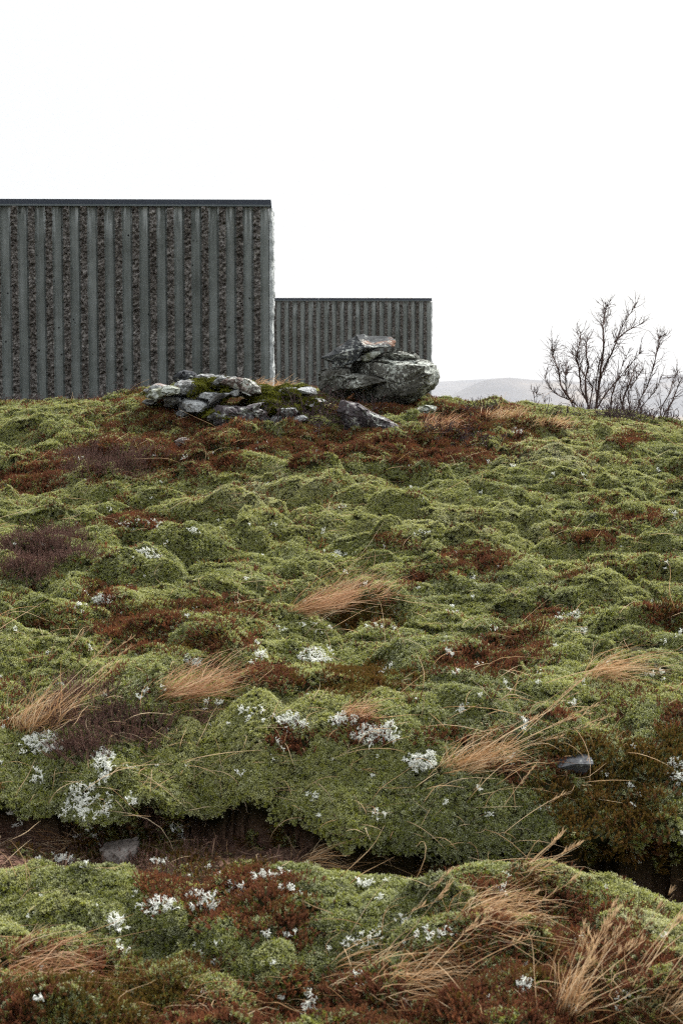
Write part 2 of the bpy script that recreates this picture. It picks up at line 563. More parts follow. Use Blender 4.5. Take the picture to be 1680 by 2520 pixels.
def height(x, y):
    z = np.interp(y, prof_y, prof_z)
    z = (z + np.interp(y - .25, prof_y, prof_z) + np.interp(y + .25, prof_y, prof_z)) / 3 * 1.0
    # the crest: higher on the left, falling to the right
    tilt = np.interp(x, [-6, -2.76, -2.0, -1.3, -0.6, 0.0, 0.75, 1.3, 1.8, 2.4, 2.8, 6], [-.08, -.015, .05, .14, .155, .08, .0, -.01, -.03, -.10, -.16, -.45])
    z = z + tilt * sst(7.0, 11.0, y) * (1 - sst(13, 20, y))
    near = (1 - sst(13.5, 17, y)) * (1 - sst(4.5, 8, np.abs(x))) * sst(-2, 1, y)
    # the hollow between the near hummock and the big hummock
    yf = ditch_front(x)
    wob = 0.05 * vnoise(x * 2.1, x * 0 + 9, seed=8)
    floor = -1.385 - 0.26 * sst(-0.15, 0.15, x) - 0.03 * sst(4.05, 4.5, y) + 0.02 * fbm(x * 7, y * 7, seed=40, oct=3) + 0.06 * sst(-.8, -1.15, x)
    lip = 3.97 + wob + 0.10 * sst(0.2, 0.5, x) - 0.10 * sst(0.62, 0.9, x)
    zfg = z - (0.025 * sst(0.4, 0.55, x) + 0.07 * sst(.7, 1.05, x)) * sst(3.3, 3.8, y) - np.clip(y - lip, 0, 9) * 2.4 - 0.5 * np.clip(y - lip + 0.12, 0, .12)
    r = 0.46
    q = np.clip((yf + r - y) / r, 0, 0.999)
    hump = z + 0.07 * sst(.9, .2, q) - (0.17 + 0.07 * sst(-.25, .05, x)) * (1 - np.sqrt(1 - q ** 2.4))
    hump = np.where(y < yf, -9.0, hump)
    lobes = 0.05 * np.exp(-((x + .42) / .30) ** 2) + 0.035 * np.exp(-((x - .35) / .5) ** 2) - 0.085 * np.exp(-((x + 0.545) / .045) ** 2) * 0 
    hump = hump + lobes * sst(yf, yf + .4, y) * (1 - sst(5.0, 5.5, y))
    floor = np.where(y > 3.9, floor, -9.0)
    dz = np.maximum(np.maximum(zfg, hump), floor)
    fade = (1 - sst(2.2, 3.2, np.abs(x))) * sst(3.2, 3.5, y) * (1 - sst(5.6, 6.4, y))
    z = z * (1 - fade) + dz * fade
    inpit = ((dz <= floor + 0.02) & (fade > .5)).astype(float)
    # hummocky moss
    wx = x + 0.15 * vnoise(x * 2.6, y * 2.6, seed=21) + 0.06 * vnoise(x * 7, y * 7, seed=23)
    wy = y + 0.13 * vnoise(x * 2.6, y * 2.6, seed=22) + 0.05 * vnoise(x * 7, y * 7, seed=24)
    f1, f2, cid = worley2(wx / 0.34, wy / 0.25, 3)
    e1, e2, cid3 = worley2(wx / 0.55 + 3, wy / 0.36 + 8, 5)
    big = (0.2 + 1.1 * cid3) * np.clip(1 - (e1 / 0.75) ** 2, 0, 1) ** 0.8
    dome = (0.55 + 0.9 * cid) * np.clip(1 - (f1 / 0.74) ** 2, 0, 1) ** 0.75
    g1, g2, cid2 = worley2(wx / 0.13 + 5, wy / 0.11, 9)
    dome2 = (0.3 + 1.0 * cid2) * np.clip(1 - (g1 / 0.75) ** 2, 0, 1)
    rug = 0.5 + 0.5 * sst(-.35, .35, fbm(x * 0.9, y * 0.9, seed=31, oct=2))
    amp = (0.125 * dome * rug + 0.105 * big + 0.050 * dome2)
    hm = amp + 0.05 * fbm(x * 1.1, y * 1.1, seed=33, oct=3) + 0.012 * fbm(x * 9, y * 9, seed=35, oct=3) - 0.125
    bigface = sst(4.2, 4.4, y) * (1 - sst(4.9, 5.3, y)) * (1 - sst(1.2, 1.6, np.abs(x)))
    hm = hm * (1 - 0.45 * sst(9.6, 11.2, y))
    z = z + hm * near * (1 - 0.85 * inpit) * (1 - 0.45 * bigface) * (1 - 0.5 * sst(3.6, 3.85, y) * (1 - sst(4.05, 4.25, y)))
    z = z + (1 - near) * np.clip(np.abs(y) / 400, 0, 1) * 4 * fbm(x * .004, y * .004, seed=50, oct=3)
    return z, inpit

XX, YY = np.meshgrid(gx, gy, indexing='ij')
ZZ, PIT = height(XX, YY)
# undercut of the big hummock: its face leans out over the hollow
yf = ditch_front(XX)
over = 0.18 * sst(-0.005, 0.02, YY - yf) * (1 - sst(0.03, 0.62, YY - yf)) * (1 - sst(1.6, 2.4, np.abs(XX)))
over = over * (0.8 + 0.35 * vnoise(XX * 2.6, XX * 0 + 1.7, seed=12))
GP = np.stack([XX, YY - over, ZZ], -1)
nx, ny = len(gx), len(gy)
GV = GP.reshape(-1, 3)
GF = grid_faces(nx, ny)
farm = sst(16, 60, np.hypot(XX, YY)).ravel()
soil_mask = np.clip(PIT, 0, 1).ravel()
ground = obj('ground', mesh('ground', GV, GF, M['ground'], {'soil': soil_mask, 'far': farm}))
tag(ground, kind='structure')

ixa, ixb = np.searchsorted(gx, -4.4), np.searchsorted(gx, 4.4)
iya, iyb = np.searchsorted(gy, 1.9), np.searchsorted(gy, 16)
sub = GP[ixa:ixb, iya:iyb]
sf = grid_faces(sub.shape[0], sub.shape[1])
sv = sub.reshape(-1, 3)
BVH = BVHTree.FromPolygons(sv.tolist(), sf.tolist())

def hit(dx, dy):
    """ground point seen at a place of the 1568 px view"""
    for k in range(16):                      # places just above the crest slide down onto it
        d = ray(dx * K, (dy + 3 * k) * K)
        p, nrm, i, dist = BVH.ray_cast(Vector((0, 0, 0)), Vector(d).normalized())
        if p is not None:
            break
    if p is None:
        return None, None
    if nrm.z < 0 and nrm.y > 0:
        nrm = -nrm
    return np.array(p), np.array(nrm)

def drop(x, y):
    p, nrm, i, dist = BVH.ray_cast(Vector((x, y, 5)), Vector((0, 0, -1)))
    return (np.array(p), np.array(nrm)) if p is not None else (np.array([x, y, float(height(np.array([x]), np.array([y]))[0][0])]), np.array([0, 0, 1.0]))

# ------------------------------------------------------------------ hills far away
hx = np.linspace(-3200, 3200, 260); hy = np.linspace(3000, 6500, 130)
HX, HY = np.meshgrid(hx, hy, indexing='ij')
bear = HX / HY * F / K + 784                                  # bearing, written on the photo's scale
def ridge(y0, wid, pts, seed):
    top = np.interp(bear, [p[0] for p in pts], [(932 - p[1]) * K / F * y0 for p in pts])
    return (top + 24) * np.exp(-np.abs((HY - y0) / wid) ** 1.7) + 5 * fbm(HX / 160, HY / 160, seed=seed) * np.exp(-((HY - y0) / wid / 2) ** 2) - 24
h1 = ridge(3900, 420, [(-400, 880), (900, 900), (990, 925), (1040, 902), (1090, 878), (1120, 867), (1165, 864), (1230, 872), (1300, 872), (1380, 882), (1450, 900), (1520, 915), (1800, 905), (2400, 880)], 61)
h2 = ridge(5400, 600, [(-400, 850), (800, 880), (1000, 875), (1120, 868), (1300, 876), (1440, 873), (1500, 868), (1568, 857), (1700, 850), (2400, 868)], 62)
HZ = np.maximum(h1, h2)
hills = obj('hills', mesh('hills', np.stack([HX, HY, HZ - 1], -1).reshape(-1, 3), grid_faces(260, 130), M['hill']))
tag(hills, kind='structure')

# ------------------------------------------------------------------ buildings
def box(x0, x1, y0, y1, z0, z1):
    v = [(x, y, z) for x in (x0, x1) for y in (y0, y1) for z in (z0, z1)]
    f = [(0, 1, 3, 2), (4, 6, 7, 5), (0, 4, 5, 1), (2, 3, 7, 6), (0, 2, 6, 4), (1, 5, 7, 3)]
    return np.array(v, float), np.array(f)

def join(parts):
    V, Fq, n = [], [], 0
    for v, f in parts:
        V.append(v); Fq.append(f + n); n += len(v)
    return np.concatenate(V), np.concatenate(Fq)

def building(u_right, v_top, Y, rz, length, label, depth, dz, mc, mr_, seed, pitch=0.22, base=-1.3, nrough=8):
    top = at(u_right, v_top, Y)
    root = thing('concrete_building', (top[0], top[1], top[2]), label, 'building', rz=rz)
    H = top[2] - base
    fas = 0.089
    # ribbed wall: broken ribs standing out between smooth channels
    cols = []                                  # (s, zone) zone 0 smooth, 1 rough
    s = 0.05
    cols += [(0.05, 0), (0.08, 0), (0.11, 0), (0.135, 0)]
    s = 0.14
    ch1, rgh, ch2 = 0.012, 0.086, 0.030
    while s < length:
        cols.append((s, 0))
        for k in range(nrough + 1):
            cols.append((s + ch1 + rgh * k / nrough, 1))
        e = s + ch1 + rgh + ch2
        cols.append((e, 0))
        for q in (0.25, 0.5, 0.75):
            cols.append((e + (pitch - ch1 - rgh - ch2) * q, 0))
        s += pitch
    cs = np.array([c[0] for c in cols]); cz = np.array([c[1] for c in cols])
    zz = np.arange(-H, -fas + 1e-6, dz)
    zz = np.append(zz, -fas + 0.004)
    A, B = np.meshgrid(cs, zz, indexing='ij')
    Zn = np.repeat(cz[:, None], len(zz), 1)
    nse = fbm(A * 26, B * 26, seed=seed, oct=3) 
    big = fbm(A * 9, B * 9, seed=seed + 3, oct=2)
    yv = np.where(Zn == 1, -0.052 - 0.058 * nse - 0.02 * big, 0.0)
    # the broken rib's edges wander
    first = (Zn == 1) & (np.roll(Zn, 1, 0) == 0); last = (Zn == 1) & (np.roll(Zn, -1, 0) == 0)
    A = A + np.where(first | last, 0.007 * fbm(A * 3, B * 30, seed=seed + 5, oct=2), 0)
    yv = np.where(first | last, yv * 0.78, yv)
    V = np.stack([-A, yv, B], -1).reshape(-1, 3)
    fq = grid_faces(len(cs), len(zz))
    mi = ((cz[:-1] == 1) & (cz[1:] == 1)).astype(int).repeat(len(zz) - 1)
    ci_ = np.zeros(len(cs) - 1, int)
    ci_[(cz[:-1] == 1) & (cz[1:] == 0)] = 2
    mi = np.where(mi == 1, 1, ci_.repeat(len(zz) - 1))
    obj('ribbed_wall', mesh('ribbed_wall', V, fq[:, ::-1], [mc, mr_, M['dark_chamfer']], smooth=False, midx=mi), root)
    # end of the wall: broken, bleached edge
    ny_ = 26
    per = [(-0.047, 0.012)] + [(-0.047 + 0.047 * k / 4, -0.004 - .012 * math.sin(k / 4 * 3.1)) for k in range(1, 5)] + [(0.0, depth * k / ny_) for k in range(1, ny_ + 1)] + [(-0.047, depth)]
    per = np.array(per)
    z2 = np.arange(-H, -fas - 0.01, dz)
    P = np.repeat(per[:, None, :], len(z2), 1)
    Zb = np.repeat(z2[None, :], len(per), 0)
    n1 = fbm(P[..., 0] * 20 + P[..., 1] * 14, Zb * 14, P[..., 1] * 9, seed=seed + 9, oct=4)
    n2 = fbm(P[..., 1] * 6, Zb * 5, seed=seed + 11, oct=3)
    wgt = sst(-0.045, -0.01, P[..., 0])
    X = P[..., 0] + (0.020 * n1 + 0.022 * n2) * wgt
    Yv = P[..., 1] + 0.012 * n1 * (P[..., 1] < 0.02) * wgt
    obj('end_wall', mesh('end_wall', np.stack([X, Yv, Zb], -1).reshape(-1, 3), grid_faces(len(per), len(z2))[:, ::-1], M['end'], smooth=False), root)
    # body behind the ribbed front
    body = np.array([(-length, .02), (-.06, .02), (-.06, depth), (-.9, depth + .3), (-1.1, 6.0), (-length, 6.0)])
    nb = len(body)
    Vb = np.concatenate([np.c_[body, np.full(nb, -H)], np.c_[body, np.full(nb, -fas)]])
    fb = np.array([(i, (i + 1) % nb, nb + (i + 1) % nb, nb + i) for i in range(nb)])
    obj('body', mesh('body', Vb, [fb, np.array([list(range(nb, 2 * nb))])], mc, smooth=False), root)
    # coping: dark folded sheet with a lighter drip edge
    tops = []
    x = -0.012; k = 0
    while x > -length:
        w = 3.02 if k else 3.15
        tops.append(box(max(x - w, -length), x - 0.004, -0.062, 0.30, -fas + 0.026, 0.0))
        x -= w; k += 1
    v_, f_ = join(tops)
    obj('roof_coping', mesh('roof_coping', v_, f_, M['metal'], smooth=False), root)
    v_, f_ = join([box(-length, -0.009, -0.071, -0.02, -fas + 0.003, -fas + 0.024)])
    obj('drip_edge', mesh('drip_edge', v_, f_, M['metal_light'], smooth=False), root)
    rp = body.copy(); rp[:2, 1] = 0.305
    Vr = np.c_[rp, np.full(nb, -0.03)]
    obj('roof', mesh('roof', Vr, np.array([list(range(nb))]), M['metal'], smooth=False), root)
    return root

near_b = building(670, 493, 18.4, R(1.25), 9.5, 'large dark ribbed concrete building, tall block with bleached broken corner', 0.55, 0.0135, M['concrete'], M['rough'], 100)
far_b = building(1063, 734, 40.0, R(1.0), 9.0, 'smaller ribbed concrete building far behind the stacked boulders', 0.6, 0.03, M['concrete_far'], M['rough_far'], 200, base=-1.6, nrough=5)

# ------------------------------------------------------------------ rocks
ROCK_MESHES = []
def rock(name, pts, Y, depth, m, label, seed, cat='rock', center=None, nth=150, nph=70, facet=0.05, fscale=0.22, box_e=0.62, fine=0.012, tilt=0.0, strata=0.0, disp=False, sharp=0.3):
    """pts: outline on the photo (source px, or 1568-view if disp); solid with its own depth"""
    P = np.array([at(u * (K if disp else 1), v * (K if disp else 1), Y) for u, v in pts])
    c = np.array(at(center[0] * (K if disp else 1), center[1] * (K if disp else 1), Y)) if center else P.mean(0)
    a = np.arctan2(P[:, 2] - c[2], P[:, 0] - c[0]); rr = np.hypot(P[:, 0] - c[0], P[:, 2] - c[2])
    o = np.argsort(a); a, rr = a[o], rr[o]
    # densify each polygon edge as straight lines
    A2, R2 = [], []
    px, pz = rr * np.cos(a), rr * np.sin(a)
    for i in range(len(a)):
        j = (i + 1) % len(a)
        for t in np.linspace(0, 1, 12, endpoint=False):
            x, z = px[i] + (px[j] - px[i]) * t, pz[i] + (pz[j] - pz[i]) * t
            A2.append(math.atan2(z, x)); R2.append(math.hypot(x, z))
    A2, R2 = np.array(A2), np.array(R2); o = np.argsort(A2); A2, R2 = A2[o], R2[o]
    th = np.linspace(-math.pi, math.pi, nth, endpoint=False)
    ph = np.linspace(-math.pi / 2, math.pi / 2, nph)
    Rt = np.interp(th, A2, R2, period=2 * math.pi)
    TH, PH = np.meshgrid(th, ph, indexing='ij')
    RR = np.repeat(Rt[:, None], nph, 1)
    cosp = np.abs(np.cos(PH)) ** box_e; sinp = np.sign(np.sin(PH)) * np.abs(np.sin(PH)) ** box_e
    X = RR * cosp * np.cos(TH); Z = RR * cosp * np.sin(TH)
    Yd = depth * sinp
    Yd = Yd + tilt * Z
    # broken planes, smaller towards the outline so the silhouette stays true
    rim = 0.10 + 0.90 * np.abs(sinp)
    def planes(sc, amp, sd):
        q = 1.0 / sc
        wj = 0.25 * sc
        f1, off, cid = worley3((X + wj * vnoise(X * q * 2, Yd * q * 2, Z * q * 2, sd + 40)) * q, Yd * q, (Z + wj * vnoise(X * q * 2, Yd * q * 2, Z * q * 2, sd + 41)) * q * 1.5, sd)
        return amp * (0.9 * (cid[..., 0] - 0.5) * 2 + 1.1 * ((off * (cid - 0.5) * 2).sum(-1)))
    d = planes(fscale, facet, seed) + planes(fscale * 0.42, facet * 0.45, seed + 7)
    d += fine * fbm(X * 22, Yd * 22, Z * 22, seed=seed + 13, oct=4) + facet * 0.5 * fbm(X * 5, Yd * 5, Z * 5, seed=seed + 3, oct=3)
    if strata:
        d += strata * np.abs(((Z * 14 + 1.2 * fbm(X * 3, Yd * 3, Z * 3, seed=seed + 5)) % 1.0) - 0.5)
    dirv = np.stack([X, Yd * 1.2, Z], -1)
    dirv /= np.linalg.norm(dirv, axis=-1, keepdims=True) + 1e-9
    Vv = np.stack([X, Yd, Z], -1) + dirv * (d * rim)[..., None]
    # close poles
    Vv[:, 0] = Vv[:, 0].mean(0); Vv[:, -1] = Vv[:, -1].mean(0)
    me = mesh(name, Vv.reshape(-1, 3), grid_faces(nth, nph, True), m, smooth=True)
    me.set_sharp_from_angle(angle=sharp)
    ob = obj(name, me)
    ob.location = c
    tag(ob, label, cat)
    ROCK_MESHES.append((Vv.reshape(-1, 3) + c, grid_faces(nth, nph, True)))
    return ob

Zm = lambda pts: [(640 + x * 0.3189, 700 + y * 0.3189) for x, y in pts]
def hull_rock(name, blocks, Y, m, label, seed, cat='rock', cuts=6, amp=.012, zoomed=True, low=0.0):
    """angular stone: convex blocks given as (x, y of the zoomed photo, depth offset), split finely and roughened"""
    import bmesh
    V, Fq, n = [], [], 0
    for blk in blocks:
        bm = bmesh.new()
        for x, y, dy in blk:
            q_ = at(640 + x * .3189, 700 + y * .3189, Y) if zoomed else at(x * K, y * K, Y)
            bm.verts.new(q_ + np.array([0, dy, 0]))
        r = bmesh.ops.convex_hull(bm, input=bm.verts)
        bmesh.ops.delete(bm, geom=[v for v in bm.verts if not v.link_faces], context='VERTS')
        for _ in range(cuts):
            e_ = [e for e in bm.edges if e.calc_length() > .012]
            if not e_: break
            bmesh.ops.subdivide_edges(bm, edges=e_, cuts=1, use_grid_fill=True)
        bmesh.ops.triangulate(bm, faces=bm.faces)
        bm.verts.index_update()
        V.append(np.array([v.co for v in bm.verts])); f = np.array([[v.index for v in fc.verts] for fc in bm.faces])
        Fq.append(f + n); n += len(V[-1]); bm.free()
    V = np.concatenate(V); c = V.mean(0); V = V - c
    d = fbm(V[:, 0] * 12, V[:, 1] * 12, V[:, 2] * 12, seed=seed, oct=4)
    d2 = fbm(V[:, 0] * 40, V[:, 1] * 40, V[:, 2] * 40, seed=seed + 4, oct=3)
    nd = V / (np.linalg.norm(V, axis=1)[:, None] + 1e-9)
    d3 = fbm(V[:, 0] * 4, V[:, 1] * 4, V[:, 2] * 4, seed=seed + 8, oct=2)
    f1_, off_, cc_ = worley3(V[:, 0] * 7, V[:, 1] * 7, V[:, 2] * 10, seed + 2)
    step = (cc_[:, 0] - .5) + 1.2 * (off_ * (cc_ - .5) * 2).sum(-1)
    V = V + nd * (amp * d + .45 * amp * d2 + low * d3 + 1.2 * amp * step)[:, None]
    me = mesh(name, V, np.concatenate(Fq), m, smooth=True)
    me.set_sharp_from_angle(angle=.45)
    o = obj(name, me); o.location = c
    Ft = np.concatenate(Fq)
    HULLS[name] = (V + c, np.c_[Ft, Ft[:, 2]])
    return tag(o, label, cat)

HULLS = {}
def block(pts, d, seed, dy=0.0, front=.68, back=.72):
    g = np.random.default_rng(seed)
    P = np.array(pts, float); c = P.mean(0)
    out = [(x, y, dy + g.uniform(-.12, .12) * d) for x, y in P]
    out += [(*(c + (np.array(p) - c) * front * g.uniform(.85, 1.1)), dy - d * g.uniform(.7, 1.15)) for p in P[::2]]
    out += [(*(c + (np.array(p) - c) * back * g.uniform(.85, 1.1)), dy + d * g.uniform(.7, 1.15)) for p in P[1::2]]
    return out

def ell(cx, cy_, rx, ry, n, seed):
    g = np.random.default_rng(seed)
    a = np.sort(g.uniform(0, 6.283, n))
    return [(cx + rx * math.cos(t) * g.uniform(.8, 1.1), cy_ + ry * math.sin(t) * g.uniform(.8, 1.1)) for t in a]

hull_rock('boulder', [
    block([(445, 700), (462, 668), (500, 650), (640, 632), (700, 640), (760, 720), (745, 815), (640, 900), (500, 880), (448, 790)], .26, 3, dy=.0),
    block([(690, 660), (715, 608), (790, 572), (850, 560), (960, 545), (1060, 560), (1225, 588), (1290, 585), (1330, 606), (1362, 622), (1376, 690), (1362, 770), (1340, 808), (1262, 852), (1195, 900), (1000, 990), (800, 960), (700, 830)], .34, 4, dy=.05),
    block([(850, 562), (940, 534), (1000, 526), (1060, 532), (1090, 545), (1170, 522), (1222, 556), (1235, 590), (1000, 640), (850, 620)], .22, 5, dy=.06),
    block([(560, 700), (700, 690), (860, 700), (1010, 720), (1040, 760), (900, 800), (700, 830), (580, 800)], .16, 6, dy=-.22),
    block([(1080, 640), (1240, 640), (1330, 700), (1290, 760), (1120, 770)], .12, 7, dy=-.20)],
    11.35, M['boulder'], 'large lichen-covered boulder overhanging on the right of the rocky crest', 301, cat='boulder', amp=.016, low=.02)
OUT = [(x_, y_ - 4, a_ * .92, b_ * .95, d_ - .05) for x_, y_, a_, b_, d_ in [(372, 900, 40, 17, 0), (440, 900, 58, 24, .05), (505, 888, 62, 22, .1), (590, 905, 48, 20, .05), (455, 938, 48, 22, -.12), (535, 928, 62, 25, -.1),
       (610, 938, 42, 22, -.1), (655, 905, 44, 14, .1), (705, 904, 40, 12, .12), (520, 962, 46, 20, -.25), (592, 968, 38, 17, -.25), (720, 930, 34, 15, .0), (665, 950, 36, 20, -.12), (400, 928, 38, 16, -.05), (490, 915, 34, 18, -.18), (570, 890, 30, 12, -.05), (430, 955, 24, 12, -.2), (640, 968, 22, 11, -.25), (545, 905, 26, 12, -.15), (690, 965, 22, 10, -.25), (470, 872, 30, 10, .1), (625, 915, 24, 10, -.1), (350, 930, 22, 9, -.05), (555, 985, 22, 9, -.3)]]
hull_rock('rock_outcrop', [block(ell(cx, cy_, rx, ry, 11, 40 + q_), .0036 * (rx + ry), 60 + q_, dy=dy) for q_, (cx, cy_, rx, ry, dy) in enumerate(OUT)],
    10.35, M['outcrop'], 'broad pale lichen-crusted outcrop with bright moss on the mound crest', 345, amp=.012, low=.01, zoomed=False)
hull_rock('stone_slab', [
    [(478, 562, .0), (505, 545, .04), (640, 470, .08), (735, 386, .06), (800, 494, -.20), (745, 585, -.16), (718, 612, -.1), (640, 626, -.06), (550, 606, .02), (520, 580, .2), (640, 500, .3), (735, 400, .3), (800, 520, .25), (720, 600, .2)],
    [(733, 388, .04), (790, 371, .12), (835, 394, .16), (800, 494, -.205), (800, 517, -.19), (862, 492, -.17), (905, 490, -.1), (760, 560, .1), (900, 470, .25), (790, 385, .3)],
    [(830, 396, .14), (900, 392, .15), (1010, 399, .12), (1040, 432, .02), (1036, 478, -.04), (965, 494, -.08), (868, 492, -.17), (800, 500, -.16), (1000, 420, .3), (850, 420, .3), (900, 480, .25)]],
    11.25, M['slab'], 'dark angular slab lying tilted on top of the lichen boulder', 322)
rock('wedge_stone', Zm([(780, 560), (800, 530), (860, 512), (925, 515), (930, 535), (890, 565), (840, 600), (790, 600)]),
     11.2, 0.10, M['pale_rock'], 'small wedge stone pinched between the dark slab and the boulder', 333, facet=0.012, fscale=0.1, fine=0.006, nth=90, nph=40)
rock('red_stone', [(508, 880), (520, 868), (550, 866), (575, 872), (600, 890), (602, 905), (575, 908), (545, 895)],
     10.1, 0.12, M['pink_rock'], 'reddish angular stone set in the top of the pale outcrop', 351, disp=True, facet=0.02, fscale=0.12, nth=110, nph=50)
rock('lichen_stone', [(333, 912), (350, 893), (390, 886), (415, 892), (412, 905), (380, 912), (360, 922)],
     10.1, 0.12, M['pale_rock'], 'white crusted stone at the outer edge of the outcrop beside bright moss', 362, disp=True, facet=0.025, fscale=0.12, nth=110, nph=50)
rock('fallen_stone', [(478, 955), (500, 930), (560, 935), (590, 940), (605, 925), (615, 945), (600, 975), (560, 990), (500, 985)],
     9.95, 0.13, M['purple_rock'], 'grey cracked stone at the foot of the outcrop among red crowberry', 377, disp=True, facet=0.03, fscale=0.14, nth=120, nph=50)
rock('crest_stone', [(400, 872), (407, 858), (425, 851), (448, 855), (455, 866), (452, 890), (405, 890)],
     11.4, 0.12, M['slate'], 'rounded grey stone poking up on the crest in front of the wall', 382, disp=True, facet=0.02, fscale=0.12, nth=90, nph=50)
rock('slanted_rock', [(775, 945), (790, 920), (820, 925), (850, 945), (890, 962), (918, 980), (905, 995), (860, 1000), (800, 990)],
     10.15, 0.2, M['purple_rock'], 'purplish slanted rock under the rusty heath below the boulder', 391, disp=True, facet=0.035, fscale=0.16, nth=150, nph=60)
rock('mossy_rock', [(930, 960), (945, 940), (975, 930), (1000, 933), (1020, 945), (1025, 985), (930, 990)],
     11.0, 0.18, M['pale_rock'], 'low greenish lichen-speckled rock beside the boulder overhang', 402, disp=True, facet=0.03, fscale=0.15, nth=120, nph=50)

def ground_rock(name, pts, m, label, seed, depth, foot=None, **kw):
    cx = sum(p[0] for p in pts) / len(pts); by = max(p[1] for p in pts)
    p, nn = hit(cx, foot or by)
    Y = p[1] + depth * 0.35
    return rock(name, pts, Y, depth, m, label, seed, disp=True, **kw)

pf, _n = hit(1315, 1768)
hull_rock('flat_stone', [block([(1273, 1752), (1284, 1741), (1312, 1736), (1340, 1729), (1358, 1733), (1357, 1752), (1335, 1768), (1280, 1774)], .09, 17, front=.9, back=.95)],
    pf[1] + .03, M['slate'], 'flat blue-grey stone poking out of olive crowberry', 412, amp=.003, zoomed=False)
ground_rock('soil_stone', [(238, 1946), (290, 1940), (318, 1936), (316, 1955), (308, 1985), (290, 2003), (255, 1995), (240, 1970)], M['grey_stone'],
            'pale brown stone half buried in bare soil beneath the big hummock', 425, 0.06, foot=1982, facet=0.010, fscale=0.07, fine=0.004, nth=100, nph=40)
ground_rock('small_stone', [(402, 1012), (420, 1004), (438, 1010), (440, 1024), (405, 1030)], M['grey_stone'],
            'small grey stone in red heath below the outcrop', 431, 0.07, facet=0.015, fscale=0.08, nth=70, nph=36)

# ------------------------------------------------------------------ plant clumps used as instances
lib = {}
def libcol(name):
    c = bpy.data.collections.new(name)
    lib[name] = c
    return c

def moss_clump(seed, R0=0.034, n=54, L=0.0090, m='moss'):
    g = np.random.default_rng(seed)
    V, Fc, tip, leaf, old = [], [], [], [], []
    k = 0
    for i in range(n):
        rad = R0 * math.sqrt(g.uniform()); th = g.uniform(0, 6.283)
        b = np.array([rad * math.cos(th), rad * math.sin(th), 0.006 * (1 - (rad / R0) ** 2) - 0.006 + g.normal() * 0.0018])
        lean = np.array([math.cos(th), math.sin(th), 0]) * (rad / R0) * 0.6 + g.normal(size=3) * 0.25
        up = np.array([0, 0, 1.0]) + lean; up /= np.linalg.norm(up)
        od = float(g.uniform() < .31) * g.uniform(.6, 1)
        h = 0.012 * g.uniform(.7, 1.3) * (1 - .45 * od)
        top = b + up * h
        pl = g.uniform() ** 1.6
        for q in range(8):
            a = q * 0.79 + g.uniform(-.4, .4)
            o = np.cross(up, [math.cos(a), math.sin(a), 0.3]); o /= np.linalg.norm(o) + 1e-9
            s = np.cross(up, o)
            ll = L * g.uniform(.7, 1.25)
            st = b + up * h * g.uniform(.35, 1.0)
            e = st + (o * 0.8 + up * g.uniform(.25, .9)) * ll
            w = L * 0.17
            mid = (st + e) / 2
            V += [st, mid + s * w, e, mid - s * w]
            Fc.append((k, k + 1, k + 2, k + 3)); k += 4
            tip += [0.15, 0.62, 1.0, 0.62]
            leaf += [0, pl * 0.25, pl * 0.95, pl * 0.25]
            old += [od] * 4
    return mesh('moss_tuft', V, np.array(Fc), M[m], {'tip': tip, 'leaf': leaf, 'old': old}, False)

def crow_clump(seed, n=16, R0=0.04, m='crow', H=(0.022, 0.045), nl=26, L=0.0065, w=0.0016, pale=0.1):
    g = np.random.default_rng(seed)
    V, Fc, tip, leaf = [], [], [], []
    k = 0
    for i in range(n):
        rad = R0 * math.sqrt(g.uniform()); th = g.uniform(0, 6.283)
        b = np.array([rad * math.cos(th), rad * math.sin(th), -0.012])
        up = np.array([0, 0, 1.0]) + np.array([math.cos(th), math.sin(th), 0]) * rad / R0 * 0.7 + g.normal(size=3) * .22
        up /= np.linalg.norm(up)
        h = g.uniform(*H)
        s0 = np.cross(up, [1, 0.2, 0]); s0 /= np.linalg.norm(s0)
        V += [b - s0 * .001, b + s0 * .001, b + up * h + s0 * .0007, b + up * h - s0 * .0007]
        Fc.append((k, k + 1, k + 2, k + 3)); k += 4
        tip += [0, 0, .6, .6]; leaf += [0, 0, 0, 0]
        for q in range(nl):
            t = (q + 0.5) / nl
            t = 0.25 + 0.75 * t
            a = q * 2.4 + g.uniform(-.4, .4)
            o = np.cross(up, [math.cos(a), math.sin(a), 0.31]); o /= np.linalg.norm(o) + 1e-9
            s = np.cross(up, o)
            st = b + up * h * t
            e = st + (o * (1.0 - .5 * t) + up * (.3 + .7 * t)) * L * g.uniform(.7, 1.2)
            mid = (st + e) / 2
            pl = pale if g.uniform() > .12 else 1.0
            V += [st, mid + s * w, e, mid - s * w]
            Fc.append((k, k + 1, k + 2, k + 3)); k += 4
            tip += [t * .5, t * .5 + .25, t * .5 + .5, t * .5 + .25]
            leaf += [0, pl * .5, pl, pl * .5]
    return mesh('crowberry_tuft', V, np.array(Fc), M[m], {'tip': tip, 'leaf': leaf}, False)

